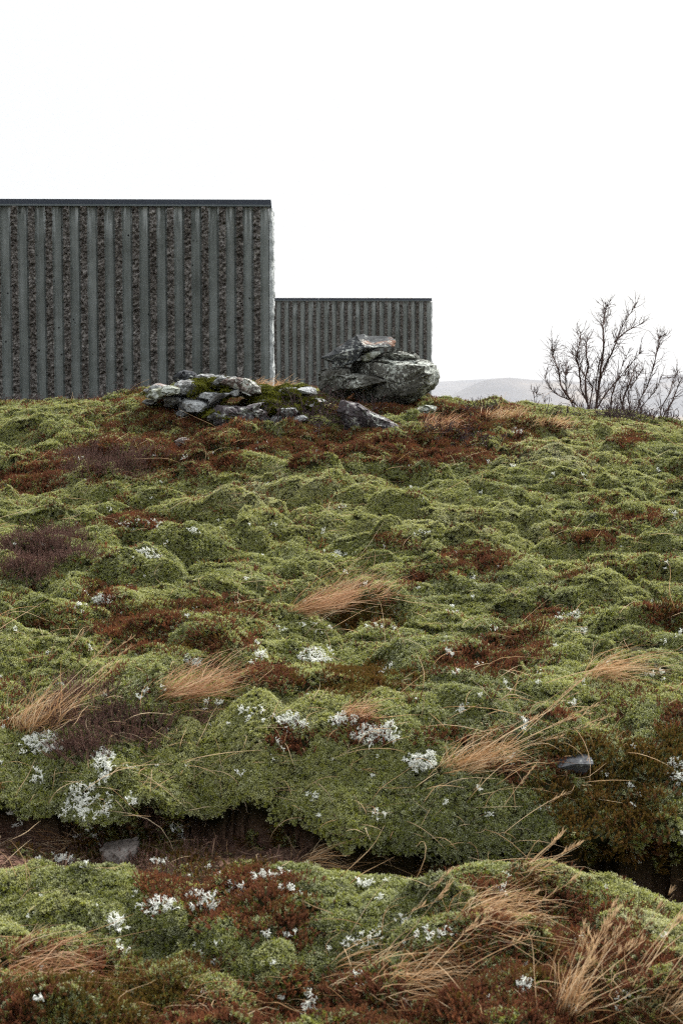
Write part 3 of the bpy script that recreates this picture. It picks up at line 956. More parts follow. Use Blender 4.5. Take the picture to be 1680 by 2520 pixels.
def lichen_mesh(seed, H=0.035, n=9, R0=0.022, spread=0.6, lev=3):
    g = np.random.default_rng(seed)
    T = TubeSet(4)
    def br(p, d, L, r, depth):
        pts = [p]
        q = p.copy(); dd = d.copy()
        for i in range(3):
            dd = dd + g.normal(size=3) * .28; dd /= np.linalg.norm(dd)
            q = q + dd * L / 3; pts.append(q.copy())
        T.add(pts, [r, r * .95, r * .9, r * (.8 if depth else .35)])
        if depth:
            for _ in range(2 + int(g.uniform() < .5)):
                nd = dd + g.normal(size=3) * spread; nd /= np.linalg.norm(nd)
                br(q, nd, L * g.uniform(.55, .85), r * .78, depth - 1)
    for i in range(n):
        rad = R0 * math.sqrt(g.uniform()); th = g.uniform(0, 6.283)
        b = np.array([rad * math.cos(th), rad * math.sin(th), -0.004])
        d = np.array([math.cos(th) * rad / R0 * .6, math.sin(th) * rad / R0 * .6, 1.0]) + g.normal(size=3) * .3
        d /= np.linalg.norm(d)
        br(b, d, H * .42 * g.uniform(.7, 1.2), 0.0021, lev)
    return T.mesh('lichen_tuft', M['lichen'])

for nm, fn, cnt in (('moss', lambda s: moss_clump(s), 7), ('bright', lambda s: moss_clump(s, m='rock_moss'), 4),
                    ('crow', lambda s: crow_clump(s), 6),
                    ('heath', lambda s: crow_clump(s, n=13, m='heather', H=(0.035, 0.085), nl=30, L=0.0055, w=0.0016, pale=0.35), 5),
                    ('lich', lambda s: lichen_mesh(s, n=4, lev=2, R0=.012), 6)):
    col = libcol(nm)
    for i in range(cnt):
        o = bpy.data.objects.new('%s_tuft' % nm, fn(1000 + i * 13))
        col.objects.link(o)

def euler_from_normal(N, spin, upmix):
    """XYZ eulers turning +Z to (mix of normal and up), then spin about it"""
    Z = N * (1 - upmix) + np.array([0, 0, 1.0]) * upmix
    Z /= np.linalg.norm(Z, axis=1)[:, None]
    ref = np.stack([np.cos(spin), np.sin(spin), np.zeros_like(spin)], 1)
    X = ref - (ref * Z).sum(1)[:, None] * Z
    X /= np.linalg.norm(X, axis=1)[:, None] + 1e-9
    Yv = np.cross(Z, X)
    ey = np.arcsin(np.clip(-X[:, 2], -1, 1))
    ex = np.arctan2(Yv[:, 2], Z[:, 2])
    ez = np.arctan2(X[:, 1], X[:, 0])
    return np.stack([ex, ey, ez], 1)

def scatter(name, colname, P, Eul, scl, tint, matname):
    me = bpy.data.meshes.new(name)
    me.vertices.add(len(P))
    me.vertices.foreach_set('co', P.astype(np.float32).ravel())
    a = me.attributes.new('rot', 'FLOAT_VECTOR', 'POINT'); a.data.foreach_set('vector', Eul.astype(np.float32).ravel())
    a = me.attributes.new('scl', 'FLOAT', 'POINT'); a.data.foreach_set('value', scl.astype(np.float32))
    a = me.attributes.new('tint', 'FLOAT', 'POINT'); a.data.foreach_set('value', np.clip(tint, 0, 1).astype(np.float32))
    nv = len(lib[colname].objects)
    a = me.attributes.new('idx', 'INT', 'POINT'); a.data.foreach_set('value', rng.integers(0, nv, len(P)).astype(np.int32))
    me.materials.append(M[matname])
    me.update()
    o = obj(name, me)
    ng = bpy.data.node_groups.new('scatter_' + name, 'GeometryNodeTree')
    ng.interface.new_socket('Geometry', in_out='INPUT', socket_type='NodeSocketGeometry')
    ng.interface.new_socket('Geometry', in_out='OUTPUT', socket_type='NodeSocketGeometry')
    N, L = ng.nodes, ng.links
    gi, go = N.new('NodeGroupInput'), N.new('NodeGroupOutput')
    ip = N.new('GeometryNodeInstanceOnPoints')
    ci = N.new('GeometryNodeCollectionInfo')
    ci.inputs['Collection'].default_value = lib[colname]
    ci.inputs['Separate Children'].default_value = True
    ci.inputs['Reset Children'].default_value = True
    def na(nm, t):
        q = N.new('GeometryNodeInputNamedAttribute'); q.data_type = t; q.inputs['Name'].default_value = nm
        return q.outputs['Attribute']
    L.new(gi.outputs[0], ip.inputs['Points'])
    L.new(ci.outputs[0], ip.inputs['Instance'])
    ip.inputs['Pick Instance'].default_value = True
    L.new(na('idx', 'INT'), ip.inputs['Instance Index'])
    L.new(na('rot', 'FLOAT_VECTOR'), ip.inputs['Rotation'])
    L.new(na('scl', 'FLOAT'), ip.inputs['Scale'])
    L.new(ip.outputs[0], go.inputs[0])
    md = o.modifiers.new('scatter', 'NODES'); md.node_group = ng
    tag(o, kind='stuff')
    return o

# ------------------------------------------------------------------ where each kind of ground cover grows
RED = [(330,1440,80,48),(480,1470,42,25),(510,1395,60,24),(400,965,150,50),(250,1050,110,52),(420,1040,150,48),(640,1020,130,30),(740,1020,190,36),(1010,1030,130,36),
       (850,918,105,30),(1090,965,95,32),(60,1105,75,28),(150,1060,90,30),(310,1200,65,20),(1080,1285,85,25),(980,1325,60,16),(920,1245,55,13),(1360,1235,62,15),(1480,1190,60,16),
       (1160,1480,70,30),(1110,1520,115,28),(1260,1420,40,24),(1520,1410,60,30),(620,1555,55,22),(240,1375,55,24),(95,1430,50,14),(660,1700,40,22),(810,1680,90,22),(1060,1690,95,24),
       (1250,1650,60,16),(1550,1660,30,26),(600,2060,105,75),(400,2050,75,42),(130,2320,120,55),(1200,2080,95,60),(1290,2210,160,115),(1180,1780,70,30),(480,2210,60,30),(1220,985,60,18),
       (560,1480,25,14),(1300,1760,60,20),(430,1395,60,12),(1300,1330,30,10),(700,2330,80,24),(1080,2310,260,60),(840,2310,190,45),(1120,2190,120,60),(300,2320,320,50),(130,2210,120,30),(1250,2310,330,60),(1450,2300,130,60),(300,1410,40,20),(1455,1010,50,10),(290,1150,14,12),(1080,1500,60,20),(10,1660,40,30)]
OLIVE = [(1400,1870,140,85),(1450,1750,130,55),(1340,1725,75,30),(830,1405,75,26),(850,1560,95,34),(330,2280,190,62),(1270,1800,50,25),(800,1410,60,30),(920,1110,10,8)]
HEATH = [(250,1660,125,52),(190,1720,55,30),(105,1265,70,38),(70,1310,60,26),(255,1065,80,34),(60,985,10,8)]
BARE = [(1450,1492,75,20),(1220,1052,55,12),(430,1440,10,8),(400,1335,70,12),(700,1070,40,9),(1180,1070,40,8)]
EXCL = [(545,935,190,45)]

def field(lst, du, dv, P):
    nz = 0.42 * fbm(P[:, 0] * 9, P[:, 1] * 9, seed=71, oct=3) + 0.35 * fbm(P[:, 0] * 2.6, P[:, 1] * 2.6, seed=72, oct=2)
    best = np.full(len(P), -9.0)
    for cx, cy_, rx, ry in lst:
        d = np.sqrt(((du - cx) / rx) ** 2 + ((dv - cy_) / ry) ** 2)
        best = np.maximum(best, 1 - d)
    nz = 0.8 * nz + 0.65 * fbm(P[:, 0] * 17, P[:, 1] * 17, seed=73, oct=3)
    return best * 0.75 + nz * 1.15 + 0.45 * (rng.uniform(size=len(P)) - .5)

# sample the ground by true area, inside what the photo could see plus a margin
fv = sv[sf]                                              # (m,4,3)
ctr = fv.mean(1)
nrm = np.cross(fv[:, 2] - fv[:, 0], fv[:, 3] - fv[:, 1])
area = 0.5 * np.linalg.norm(nrm, axis=1)
nrm /= 2 * area[:, None] + 1e-12
inside = (np.abs(ctr[:, 0]) < 0.27 * ctr[:, 1] + 0.55) & (ctr[:, 1] > 2.3) & (ctr[:, 1] < 13.2)
dens = np.interp(ctr[:, 1], [2, 4, 6, 9, 12, 14], [2900, 2700, 2200, 1700, 1100, 600])
w = area * inside * dens
NS = int(w.sum())
fi = rng.choice(len(w), NS, p=w / w.sum())
ab = rng.uniform(size=(NS, 2))
q = fv[fi]
P = (q[:, 0] * ((1 - ab[:, 0]) * (1 - ab[:, 1]))[:, None] + q[:, 1] * (ab[:, 0] * (1 - ab[:, 1]))[:, None] + q[:, 2] * (ab[:, 0] * ab[:, 1])[:, None] + q[:, 3] * ((1 - ab[:, 0]) * ab[:, 1])[:, None])
Nn = nrm[fi]
# keep a few more points far to the edges out of view thin
du, dv = to_px(P)
fr, fo, fh, fb_ = field(RED, du, dv, P), field(OLIVE, du, dv, P), field(HEATH, du, dv, P), field(BARE, du, dv, P)
pit = PIT[ixa:ixb, iya:iyb].ravel()[sf].mean(1)[fi] > 0.3
# extra patches beyond the frame
fr = fr + 0.55 * sst(2170, 2330, dv) + 0.12 * sst(1700, 2000, dv) * sst(900, 1300, du)
outside = (du < -20) | (du > 1590)
fr = np.where(outside, fbm(P[:, 0] * 1.5, P[:, 1] * 1.5, seed=90, oct=3) - 0.15, fr)
rn = rng.uniform(size=NS)
is_h = (fh > 0) & ~pit
is_o = (fo > 0) & ~is_h & ~pit
is_r = (fr > 0) & ~is_h & ~is_o & ~pit
is_b = (fb_ > 0.1) & ~is_h & ~is_o & ~is_r | pit
is_m = ~(is_h | is_o | is_r | is_b)
mixed = pit & (fbm(P[:, 0] * 4, P[:, 1] * 4, seed=95, oct=3) > 0.15) & (rn < .4)
is_o |= mixed & (rn < .3); is_h |= mixed & (rn > .3)
onrock = np.sqrt(((du - 545) / 190) ** 2 + ((dv - 925) / 52) ** 2) < .9
is_r &= ~(onrock & (rng.uniform(size=NS) < .75)); is_h &= ~onrock
is_m &= (Nn[:, 2] > 0.0) & ~onrock
is_m |= (is_r | is_o | is_h) & (rn < 0.3)
speck = is_m & (rng.uniform(size=NS) < 0.02 + 0.10 * (fbm(P[:, 0] * 5, P[:, 1] * 5, seed=75, oct=2) > .12)) & (P[:, 1] > 4.7)
is_r |= speck
spin = rng.uniform(0, 6.283, NS)
siz = np.interp(P[:, 1], [2, 5, 9, 13], [0.72, 0.77, 0.86, 1.1])
t1 = 0.5 + 0.5 * fbm(P[:, 0] * 1.3, P[:, 1] * 1.3, seed=81, oct=3) * 1.3
t2 = fbm(P[:, 0] * 6, P[:, 1] * 6, seed=82, oct=3)
BRT = [(170, 960, 190, 55), (1240, 1050, 170, 40), (1330, 985, 200, 25), (880, 1110, 260, 50), (560, 1130, 200, 50), (1380, 1590, 160, 60), (1000, 1190, 300, 60), (150, 1120, 130, 50), (300, 2060, 330, 60), (1450, 2110, 120, 60), (800, 2060, 150, 70)]
bf = np.clip(np.max([1.3 - np.sqrt(((du - a) / c) ** 2 + ((dv - b_) / d) ** 2) for a, b_, c, d in BRT], 0), 0, 1)
moss_t = 0.17 + 0.22 * bf + 0.55 * t1 + 0.28 * t2 + rng.normal(size=NS) * 0.13
def put(name, col, mask, up, sc, tint, mname):
    i = np.where(mask)[0]
    return scatter(name, col, P[i], euler_from_normal(Nn[i], spin[i], up), siz[i] * sc * rng.uniform(.75, 1.3, len(i)), tint[i], mname)
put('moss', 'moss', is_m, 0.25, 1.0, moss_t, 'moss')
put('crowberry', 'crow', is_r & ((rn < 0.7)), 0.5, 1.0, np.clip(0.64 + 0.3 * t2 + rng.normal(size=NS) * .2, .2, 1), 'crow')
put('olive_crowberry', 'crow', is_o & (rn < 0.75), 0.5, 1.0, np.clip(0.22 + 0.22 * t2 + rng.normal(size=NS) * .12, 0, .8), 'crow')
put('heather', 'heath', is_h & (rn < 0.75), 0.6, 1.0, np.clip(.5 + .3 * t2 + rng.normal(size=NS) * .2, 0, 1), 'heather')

# bright moss on the outcrop
Vr = np.concatenate([v[f].mean(1) for v, f in [HULLS['rock_outcrop']]])
fr_ = np.concatenate([v[f] for v, f in [HULLS['rock_outcrop']]])
nr = np.cross(fr_[:, 2] - fr_[:, 0], fr_[:, 3] - fr_[:, 1]); ar = np.linalg.norm(nr, axis=1); nr /= ar[:, None] + 1e-12
uu, vv = to_px(Vr)
BM = [(470, 887, 22, 11), (517, 889, 15, 10), (582, 922, 42, 11), (650, 912, 52, 22), (520, 948, 28, 10), (475, 948, 18, 8), (600, 905, 18, 8), (690, 925, 30, 14)]
fm = field(BM, uu, vv, Vr)
wr = ar * (fm > -0.05) * (nr[:, 1] < 0.3)
ii = rng.choice(len(wr), 1500, p=wr / wr.sum())
scatter('rock_moss', 'bright', Vr[ii] + rng.normal(size=(1500, 3)) * .004, euler_from_normal(nr[ii] * np.sign((nr[ii] * (Vr[ii] - Vr.mean(0))).sum(1))[:, None], rng.uniform(0, 6.28, 1500), .4),
        rng.uniform(.7, 1.25, 1500), np.clip(.5 + rng.normal(size=1500) * .25, 0, 1), 'rock_moss')

# ------------------------------------------------------------------ white reindeer lichen
LCH = [(345,1275,20,16,26,'in green moss above the bare hollow'),(240,1382,24,10,16,'in red crowberry near the top of a round hummock'),(440,1520,22,10,16,'just above the rust coloured grass tussock'),
       (710,1513,34,18,34,'alone on green moss, wide and round'),(598,1510,13,12,12,'small, beside the wide round patch'),(670,1662,38,20,26,'on the shoulder of the big hummock'),
       (860,1690,62,20,60,'the widest patch, across the top of the big hummock'),(790,1660,30,16,20,'under the small straw tuft'),(978,1755,34,20,36,'beside the straw tussock on the big hummock'),
       (110,1712,48,26,40,'under the pale tussock beside dark heather'),(238,1760,20,38,34,'hanging down the face of the big hummock'),(205,1850,58,42,52,'largest antler-shaped patch low on the hummock face'),
       (395,1908,18,16,9,'small sprig over the dark hollow'),(365,2090,32,18,22,'on the near hummock in red crowberry'),(468,2076,44,16,26,'on the near hummock, beside the red patch'),
       (600,2025,26,10,12,'on the lip of the near hummock'),(258,2130,16,10,12,'alone on the near hummock in green moss'),(1300,1420,36,10,18,'in red heath on the slope'),(1335,1452,18,8,10,'small, just below the red heath streak'),
       (330,1212,50,12,24,'high on the slope beside red crowberry'),(1190,993,26,6,16,'pale, low on the crest among dry grass'),(1555,1775,12,26,12,'on a thin stem at the frame edge')]
sprigs = [lichen_mesh(5000 + i, H=0.036, n=3, R0=.010, spread=.65, lev=3) for i in range(8)]
def lichen_obj(cx, cy_, rx, ry, cnt, where, k):
    V, Fq, n, T = [], [], 0, []
    p0, n0 = hit(cx, cy_ + 0.3 * ry)
    if p0 is None: return
    for i in range(cnt):
        a = random.uniform(0, 6.283); r = math.sqrt(random.random())
        p, nn = hit(cx + rx * r * math.cos(a), cy_ + ry * r * math.sin(a))
        if p is None or abs(p[1] - p0[1]) > .6: continue
        me = sprigs[random.randrange(8)]
        v = np.empty(len(me.vertices) * 3, np.float32); me.vertices.foreach_get('co', v); v = v.reshape(-1, 3)
        s = random.uniform(.32, .85) * (1.0 + 0.05 * max(0, p[1] - 6))
        zz = nn * .65 + np.array([0, -0.25, .55]); zz /= np.linalg.norm(zz)
        xx = np.cross([math.cos(a * 3), math.sin(a * 3), .2], zz); xx /= np.linalg.norm(xx)
        yy = np.cross(zz, xx)
        v = (v[:, :1] * xx + v[:, 1:2] * yy + v[:, 2:] * zz) * s + p + nn * .008
        f = np.array([list(pp.vertices) for pp in me.polygons])
        V.append(v - p0); Fq.append(f + n); n += len(v)
    if not V: return
    V = np.concatenate(V)
    o = obj('lichen_clump', mesh('lichen_clump', V, np.concatenate(Fq), M['lichen']))
    o.location = p0
    tag(o, 'white branching lichen ' + where, 'lichen', 'white lichen clumps on the mound')
for k, e in enumerate(LCH):
    lichen_obj(*e, k)
# scattered small bits
SM = [(185,1400,14,10,4),(320,1210,50,10,8),(440,1222,12,8,5),(780,1275,40,10,10),(1330,1460,16,8,5),(1000,2150,26,14,6),(860,2160,30,14,6),(800,2172,16,8,4),(930,2120,12,12,4),(715,1838,14,6,4),
      (80,1720,30,14,8),(300,1835,8,12,4),(140,1980,20,5,6),(940,1750,8,10,3),(560,2060,10,16,5),(840,2040,12,6,4),(1060,1635,10,12,4),(1240,1560,14,16,5),(1205,1670,6,10,3),(1165,1750,20,10,5),
      (720,2310,18,24,6),(665,2050,24,12,8),(960,1230,30,8,5),(1090,1340,16,8,4),(600,1030,40,8,6),(590,1660,20,8,4),(330,1600,16,8,4),(460,1410,16,8,3),(700,1440,60,30,6),(1030,1410,20,8,3),(870,1450,30,10,4),
      (1030,1510,10,8,3),(790,1440,14,8,4),(1200,2270,16,5,6),(1310,2320,10,8,3),(1550,1190,16,12,6),(1080,1000,16,6,4),(95,1790,10,14,5),(370,1985,14,8,5),(650,2015,16,6,4),(205,2250,6,5,2),(860,1870,8,8,2),
      (1150,2060,6,12,3),(420,1890,8,6,2),(1500,1560,30,10,4),(500,1620,14,8,3),(570,1640,30,8,5)]
LP, LN = [], []
for cx, cy_, rx, ry, c_ in SM:
    for i in range(c_):
        p, nn = hit(cx + rx * random.uniform(-1, 1), cy_ + ry * random.uniform(-1, 1))
        if p is not None: LP.append(p); LN.append(nn)
for i in range(240):
    p, nn = hit(random.uniform(-100, 1670), random.uniform(1020, 2330))
    if p is not None: LP.append(p); LN.append(nn)
LP, LN = np.array(LP), np.array(LN)
scatter('small_lichen', 'lich', LP + LN * .008, euler_from_normal(LN, rng.uniform(0, 6.28, len(LP)), .5), rng.uniform(.45, 1.0, len(LP)) * np.interp(LP[:, 1], [4, 12], [.9, 1.4]), np.zeros(len(LP)), 'lichen')

# ------------------------------------------------------------------ grass
def tussock(cx, cy_, rx, ry, n, L, lean, label, m='straw', stalks=0, stalkL=0.5, stalklean=None, spread=.35, bend=0.5, seed=0, width=.0015):
    """dry grass tussock: one object; base ellipse on the ground, lean = direction (x, y, z)"""
    g = np.random.default_rng(900 + seed)
    B, ok = [], 0
    p0, _ = hit(cx, cy_)
    for i in range(n):
        a = g.uniform(0, 6.283); r = math.sqrt(g.uniform())
        p, nn = hit(cx + rx * r * math.cos(a), cy_ + ry * r * math.sin(a))
        if p is None or abs(p[1] - p0[1]) > .3: continue
        B.append(p - np.array([0, 0, .012]))
    B = np.array(B) - p0
    k = len(B)
    d = np.array(lean, float)[None, :] + g.normal(size=(k, 3)) * spread
    d[:, 2] = np.abs(d[:, 2]) + .15
    d /= np.linalg.norm(d, axis=1)[:, None]
    bd = np.stack([np.sign(lean[0]) * bend * np.abs(g.normal(1, .4, k)), g.normal(size=k) * .15, -bend * np.abs(g.normal(.8, .35, k))], 1)
    LL = L * g.uniform(.45, 1.15, k)
    parts = [ribbons(B, d, bd, LL, width * g.uniform(.7, 1.3, k), tint=g.uniform(0, 1, k), wave=.12, seed=seed)]
    if stalks:
        sl = np.array(stalklean if stalklean else lean, float)
        bi = g.integers(0, k, stalks)
        d2 = sl[None, :] + g.normal(size=(stalks, 3)) * .12
        d2 /= np.linalg.norm(d2, axis=1)[:, None]
        b2 = np.stack([.12 * g.normal(1, .6, stalks), g.normal(size=stalks) * .06, -.12 * np.abs(g.normal(1, .5, stalks))], 1)
        l2 = stalkL * g.uniform(.65, 1.1, stalks)
        parts.append(ribbons(B[bi], d2, b2, l2, np.full(stalks, width * 1.3), seg=9, tint=g.uniform(.5, 1, stalks), wave=.015, seed=seed + 1))
        # seed heads: thin bunches along the last fifth
        for h in range(stalks):
            t = g.uniform(.78, 1.0, 16)
            base = B[bi[h]] + l2[h] * (d2[h] * t[:, None] + b2[h] * (t ** 2)[:, None])
            hd = d2[h] + g.normal(size=(16, 3)) * .22
            parts.append(ribbons(base, hd, np.zeros((16, 3)), np.full(16, .02), np.full(16, .0016), seg=3, tint=np.full(16, .7), seed=seed + h))
    V, Fq, T, TI, nn_ = [], [], [], [], 0
    for v, f, t, ti in parts:
        V.append(v); Fq.append(f + nn_); T.append(t); TI.append(ti); nn_ += len(v)
    o = obj('grass_tussock', mesh('grass_tussock', np.concatenate(V), np.concatenate(Fq), M[m], {'tip': np.concatenate(T), 'tint': np.concatenate(TI)}, True))
    o.location = p0
    tag(o, label, 'grass tussock', 'dry grass tussocks on the mound')

tussock(690, 1408, 55, 9, 220, .36, (1.0, .25, .42), 'rust coloured tussock swept sideways by wind in the middle of the slope', 'rust_straw', seed=1, bend=.10, spread=.18)
tussock(810, 1375, 65, 10, 260, .16, (.8, .2, .7), 'low rust grass band just behind the wind-swept tussock', 'rust_straw', seed=2, bend=.25)
tussock(390, 1600, 65, 16, 200, .24, (.95, .2, .55), 'rust coloured tussock above the dark heather', 'rust_straw', seed=3, bend=.16, spread=.26)
tussock(520, 1585, 50, 10, 160, .14, (.7, .1, .6), 'short straw tuft trailing beside the rust tussock', 'straw', seed=4, bend=.5)
tussock(70, 1680, 60, 18, 230, .22, (.45, .1, .9), 'upright straw tussock next to white lichen by the frame edge', 'straw', stalks=8, stalkL=.5, stalklean=(.6, .1, .8), seed=5, bend=.25)
tussock(1065, 1768, 70, 16, 330, .17, (.6, .1, .75), 'golden tussock with long thin stalks on the big hummock', 'straw', stalks=12, stalkL=.52, stalklean=(.8, .1, .62), seed=6, bend=.3)
tussock(1365, 1560, 38, 14, 170, .20, (.3, .1, .9), 'pale tussock drooping over on the slope', 'straw', seed=7, bend=.75, spread=.25)
tussock(800, 1655, 30, 8, 170, .12, (.35, .1, .9), 'small tuft behind the widest white lichen patch', 'rust_straw', seed=8, bend=.4)
tussock(1020, 2010, 85, 14, 420, .13, (.35, 0, .85), 'bleached tussock on the lip of the near hummock', 'straw', stalks=9, stalkL=.42, stalklean=(.55, .1, .8), seed=9, bend=.5)
tussock(880, 2250, 170, 60, 620, .17, (.4, 0, .6), 'sprawling straw mat low on the near hummock', 'straw', stalks=9, stalkL=.36, stalklean=(.6, .1, .75), seed=10, bend=.7, spread=.8)
tussock(1295, 2335, 22, 12, 90, .2, (.2, .05, 1), 'tall upright stalks standing in dark red crowberry', 'straw', stalks=16, stalkL=.30, stalklean=(.28, .1, 1), seed=11, bend=.25)
tussock(450, 2310, 200, 30, 170, .12, (.4, 0, .6), 'thin scattered straw in rust heath along the very bottom of the slope', 'straw', seed=23, bend=.6, spread=.9)
tussock(60, 2240, 80, 40, 200, .16, (.3, 0, .7), 'tangled rusty grass in crowberry by the bottom corner', 'rust_straw', seed=12, bend=.7, spread=.5)
tussock(1090, 2110, 70, 45, 300, .14, (.5, 0, .6), 'loose straw running down the near hummock face', 'straw', seed=13, bend=.6, spread=.45)
tussock(1500, 2345, 40, 20, 60, .2, (.6, .1, .8), 'single leaning stalks at the bottom corner', 'straw', stalks=7, stalkL=.32, stalklean=(.62, .1, .8), seed=14, bend=.4)
tussock(1440, 2300, 60, 30, 90, .15, (.4, .1, .7), 'loose crossing stalks in rusty heath beside the tall upright stalks', 'straw', stalks=10, stalkL=.34, stalklean=(.5, .1, .85), seed=22, bend=.4, spread=.6)
tussock(1205, 2010, 30, 8, 60, .12, (.4, 0, .8), 'feathery grass in front of the dark hollow', 'straw', stalks=6, stalkL=.22, stalklean=(.75, .1, .7), seed=15, bend=.6)
tussock(710, 1985, 40, 10, 110, .16, (.5, -.1, .6), 'thin straw at the near end of the bare soil', 'straw', seed=16, bend=.5)
tussock(1160, 968, 60, 10, 240, .17, (.15, .1, 1), 'pale short grass on the crest beside dark red heath', 'straw', seed=17, bend=.3, width=.003)
tussock(1260, 985, 60, 5, 200, .15, (.1, .1, 1), 'thin pale grass on the crest in front of the bare willow', 'straw', seed=18, bend=.35, width=.003)
tussock(620, 892, 45, 4, 230, .15, (.1, .1, 1), 'dry grass fringe on the crest by the bleached building corner', 'straw', seed=19, bend=.4, width=.003)
tussock(1010, 985, 45, 10, 130, .17, (.25, .1, 1), 'rusty upright grass below the boulder overhang', 'rust_straw', seed=20, bend=.3, width=.003)
tussock(180, 1940, 40, 20, 60, .16, (-.5, -.3, .1), 'straw hanging under the antler lichen', 'straw', seed=21, bend=.3, spread=.3)

# loose blades everywhere
def loose():
    g = np.random.default_rng(77)
    B = []
    while len(B) < 1900:
        y = g.triangular(-60, 1500, 2360) * 0 + g.uniform(900, 2360); x = g.uniform(-60, 1630)
        p, nn = hit(x, y)
        if p is not None and (fbm(np.array([p[0] * 1.4]), np.array([p[1] * 1.4]), seed=97, oct=2)[0] > -.12):
            B.append(p)
    B = np.array(B); k = len(B)
    d = np.stack([g.normal(.55, .7, k), g.normal(0, .5, k), np.abs(g.normal(.35, .35, k)) + .08], 1)
    d /= np.linalg.norm(d, axis=1)[:, None]
    bd = np.stack([g.normal(.1, .3, k), g.normal(0, .2, k), -np.abs(g.normal(.3, .3, k))], 1)
    L = np.exp(g.normal(math.log(.11), .5, k)).clip(.03, .36)
    v, f, t, ti = ribbons(B, d, bd, L, np.full(k, .0017), tint=g.uniform(.4, 1, k), wave=.05, seed=3)
    o = obj('dry_grass', mesh('dry_grass', v, f, M['straw'], {'tip': t, 'tint': ti}))
    tag(o, kind='stuff')
loose()

# litter on the bare soil of the hollow
def litter():
    g = np.random.default_rng(78)
    x = g.uniform(-1.5, 0.1, 4000); y = g.uniform(4.0, 4.55, 4000)
    B = np.array([drop(a, b_)[0] for a, b_ in zip(x, y)])
    B = B[B[:, 2] < -1.28]; k = len(B)
    B = B + np.array([0, 0, .006])
    d = np.stack([g.normal(0, 1, k), g.normal(0, .6, k), np.abs(g.normal(.1, .2, k))], 1)
    d /= np.linalg.norm(d, axis=1)[:, None]
    v, f, t, ti = ribbons(B, d, g.normal(size=(k, 3)) * .15, g.uniform(.015, .08, k), g.uniform(.0015, .004, k), tint=g.uniform(0, .8, k), seg=3, seed=9)
    m_ = plant_mat('leaf_litter', (0.05, 0.03, 0.022), [(0, (0.05, 0.03, 0.022)), (.6, (0.11, 0.07, 0.05)), (1, (0.3, 0.2, 0.13))], inst=False)
    tag(obj('leaf_litter', mesh('leaf_litter', v, f, m_, {'tip': t, 'tint': ti})), kind='stuff')
litter()

# dry grass growing on the roof of the far building
def roof_grass():
    g = np.random.default_rng(79)
    k = 500
    x = -g.uniform(0.3, 4.5, k); x = x[np.sin(x * 3.1) + np.sin(x * 7.7) > -0.2]; k = len(x)
    B = np.stack([x, g.uniform(.35, 1.2, k), np.full(k, -.03)], 1)
    d = np.stack([g.normal(.2, .4, k), g.normal(0, .3, k), np.full(k, 1.0)], 1); d /= np.linalg.norm(d, axis=1)[:, None]
    v, f, t, ti = ribbons(B, d, g.normal(size=(k, 3)) * .2, g.uniform(.05, .13, k), np.full(k, .006), tint=g.uniform(0, 1, k), seed=4)
    o = obj('roof_grass', mesh('roof_grass', v, f, M['straw'], {'tip': t, 'tint': ti}))
    o.location = far_b.location; o.rotation_euler = far_b.rotation_euler
    tag(o, kind='stuff')
roof_grass()

# ------------------------------------------------------------------ shrubs
def grow(T, pts, r0, r1, g, lvl, n_side, side_len, wander=.12):
    """main stem as tube + side twigs"""
    P = np.asarray(pts, float)
    # resample smoothly
    s = np.concatenate([[0], np.cumsum(np.linalg.norm(np.diff(P, axis=0), axis=1))])
    m = max(6, int(s[-1] / .05))
    q = np.linspace(0, s[-1], m)
    Q = np.stack([np.interp(q, s, P[:, i]) for i in range(3)], 1)
    Q[1:-1] = (Q[:-2] + 2 * Q[1:-1] + Q[2:]) / 4
    Q[1:] += np.cumsum(g.normal(size=(m - 1, 3)) * .0025, 0)
    T[lvl].add(Q, np.linspace(r0, r1, m), .2, 1)
    return Q

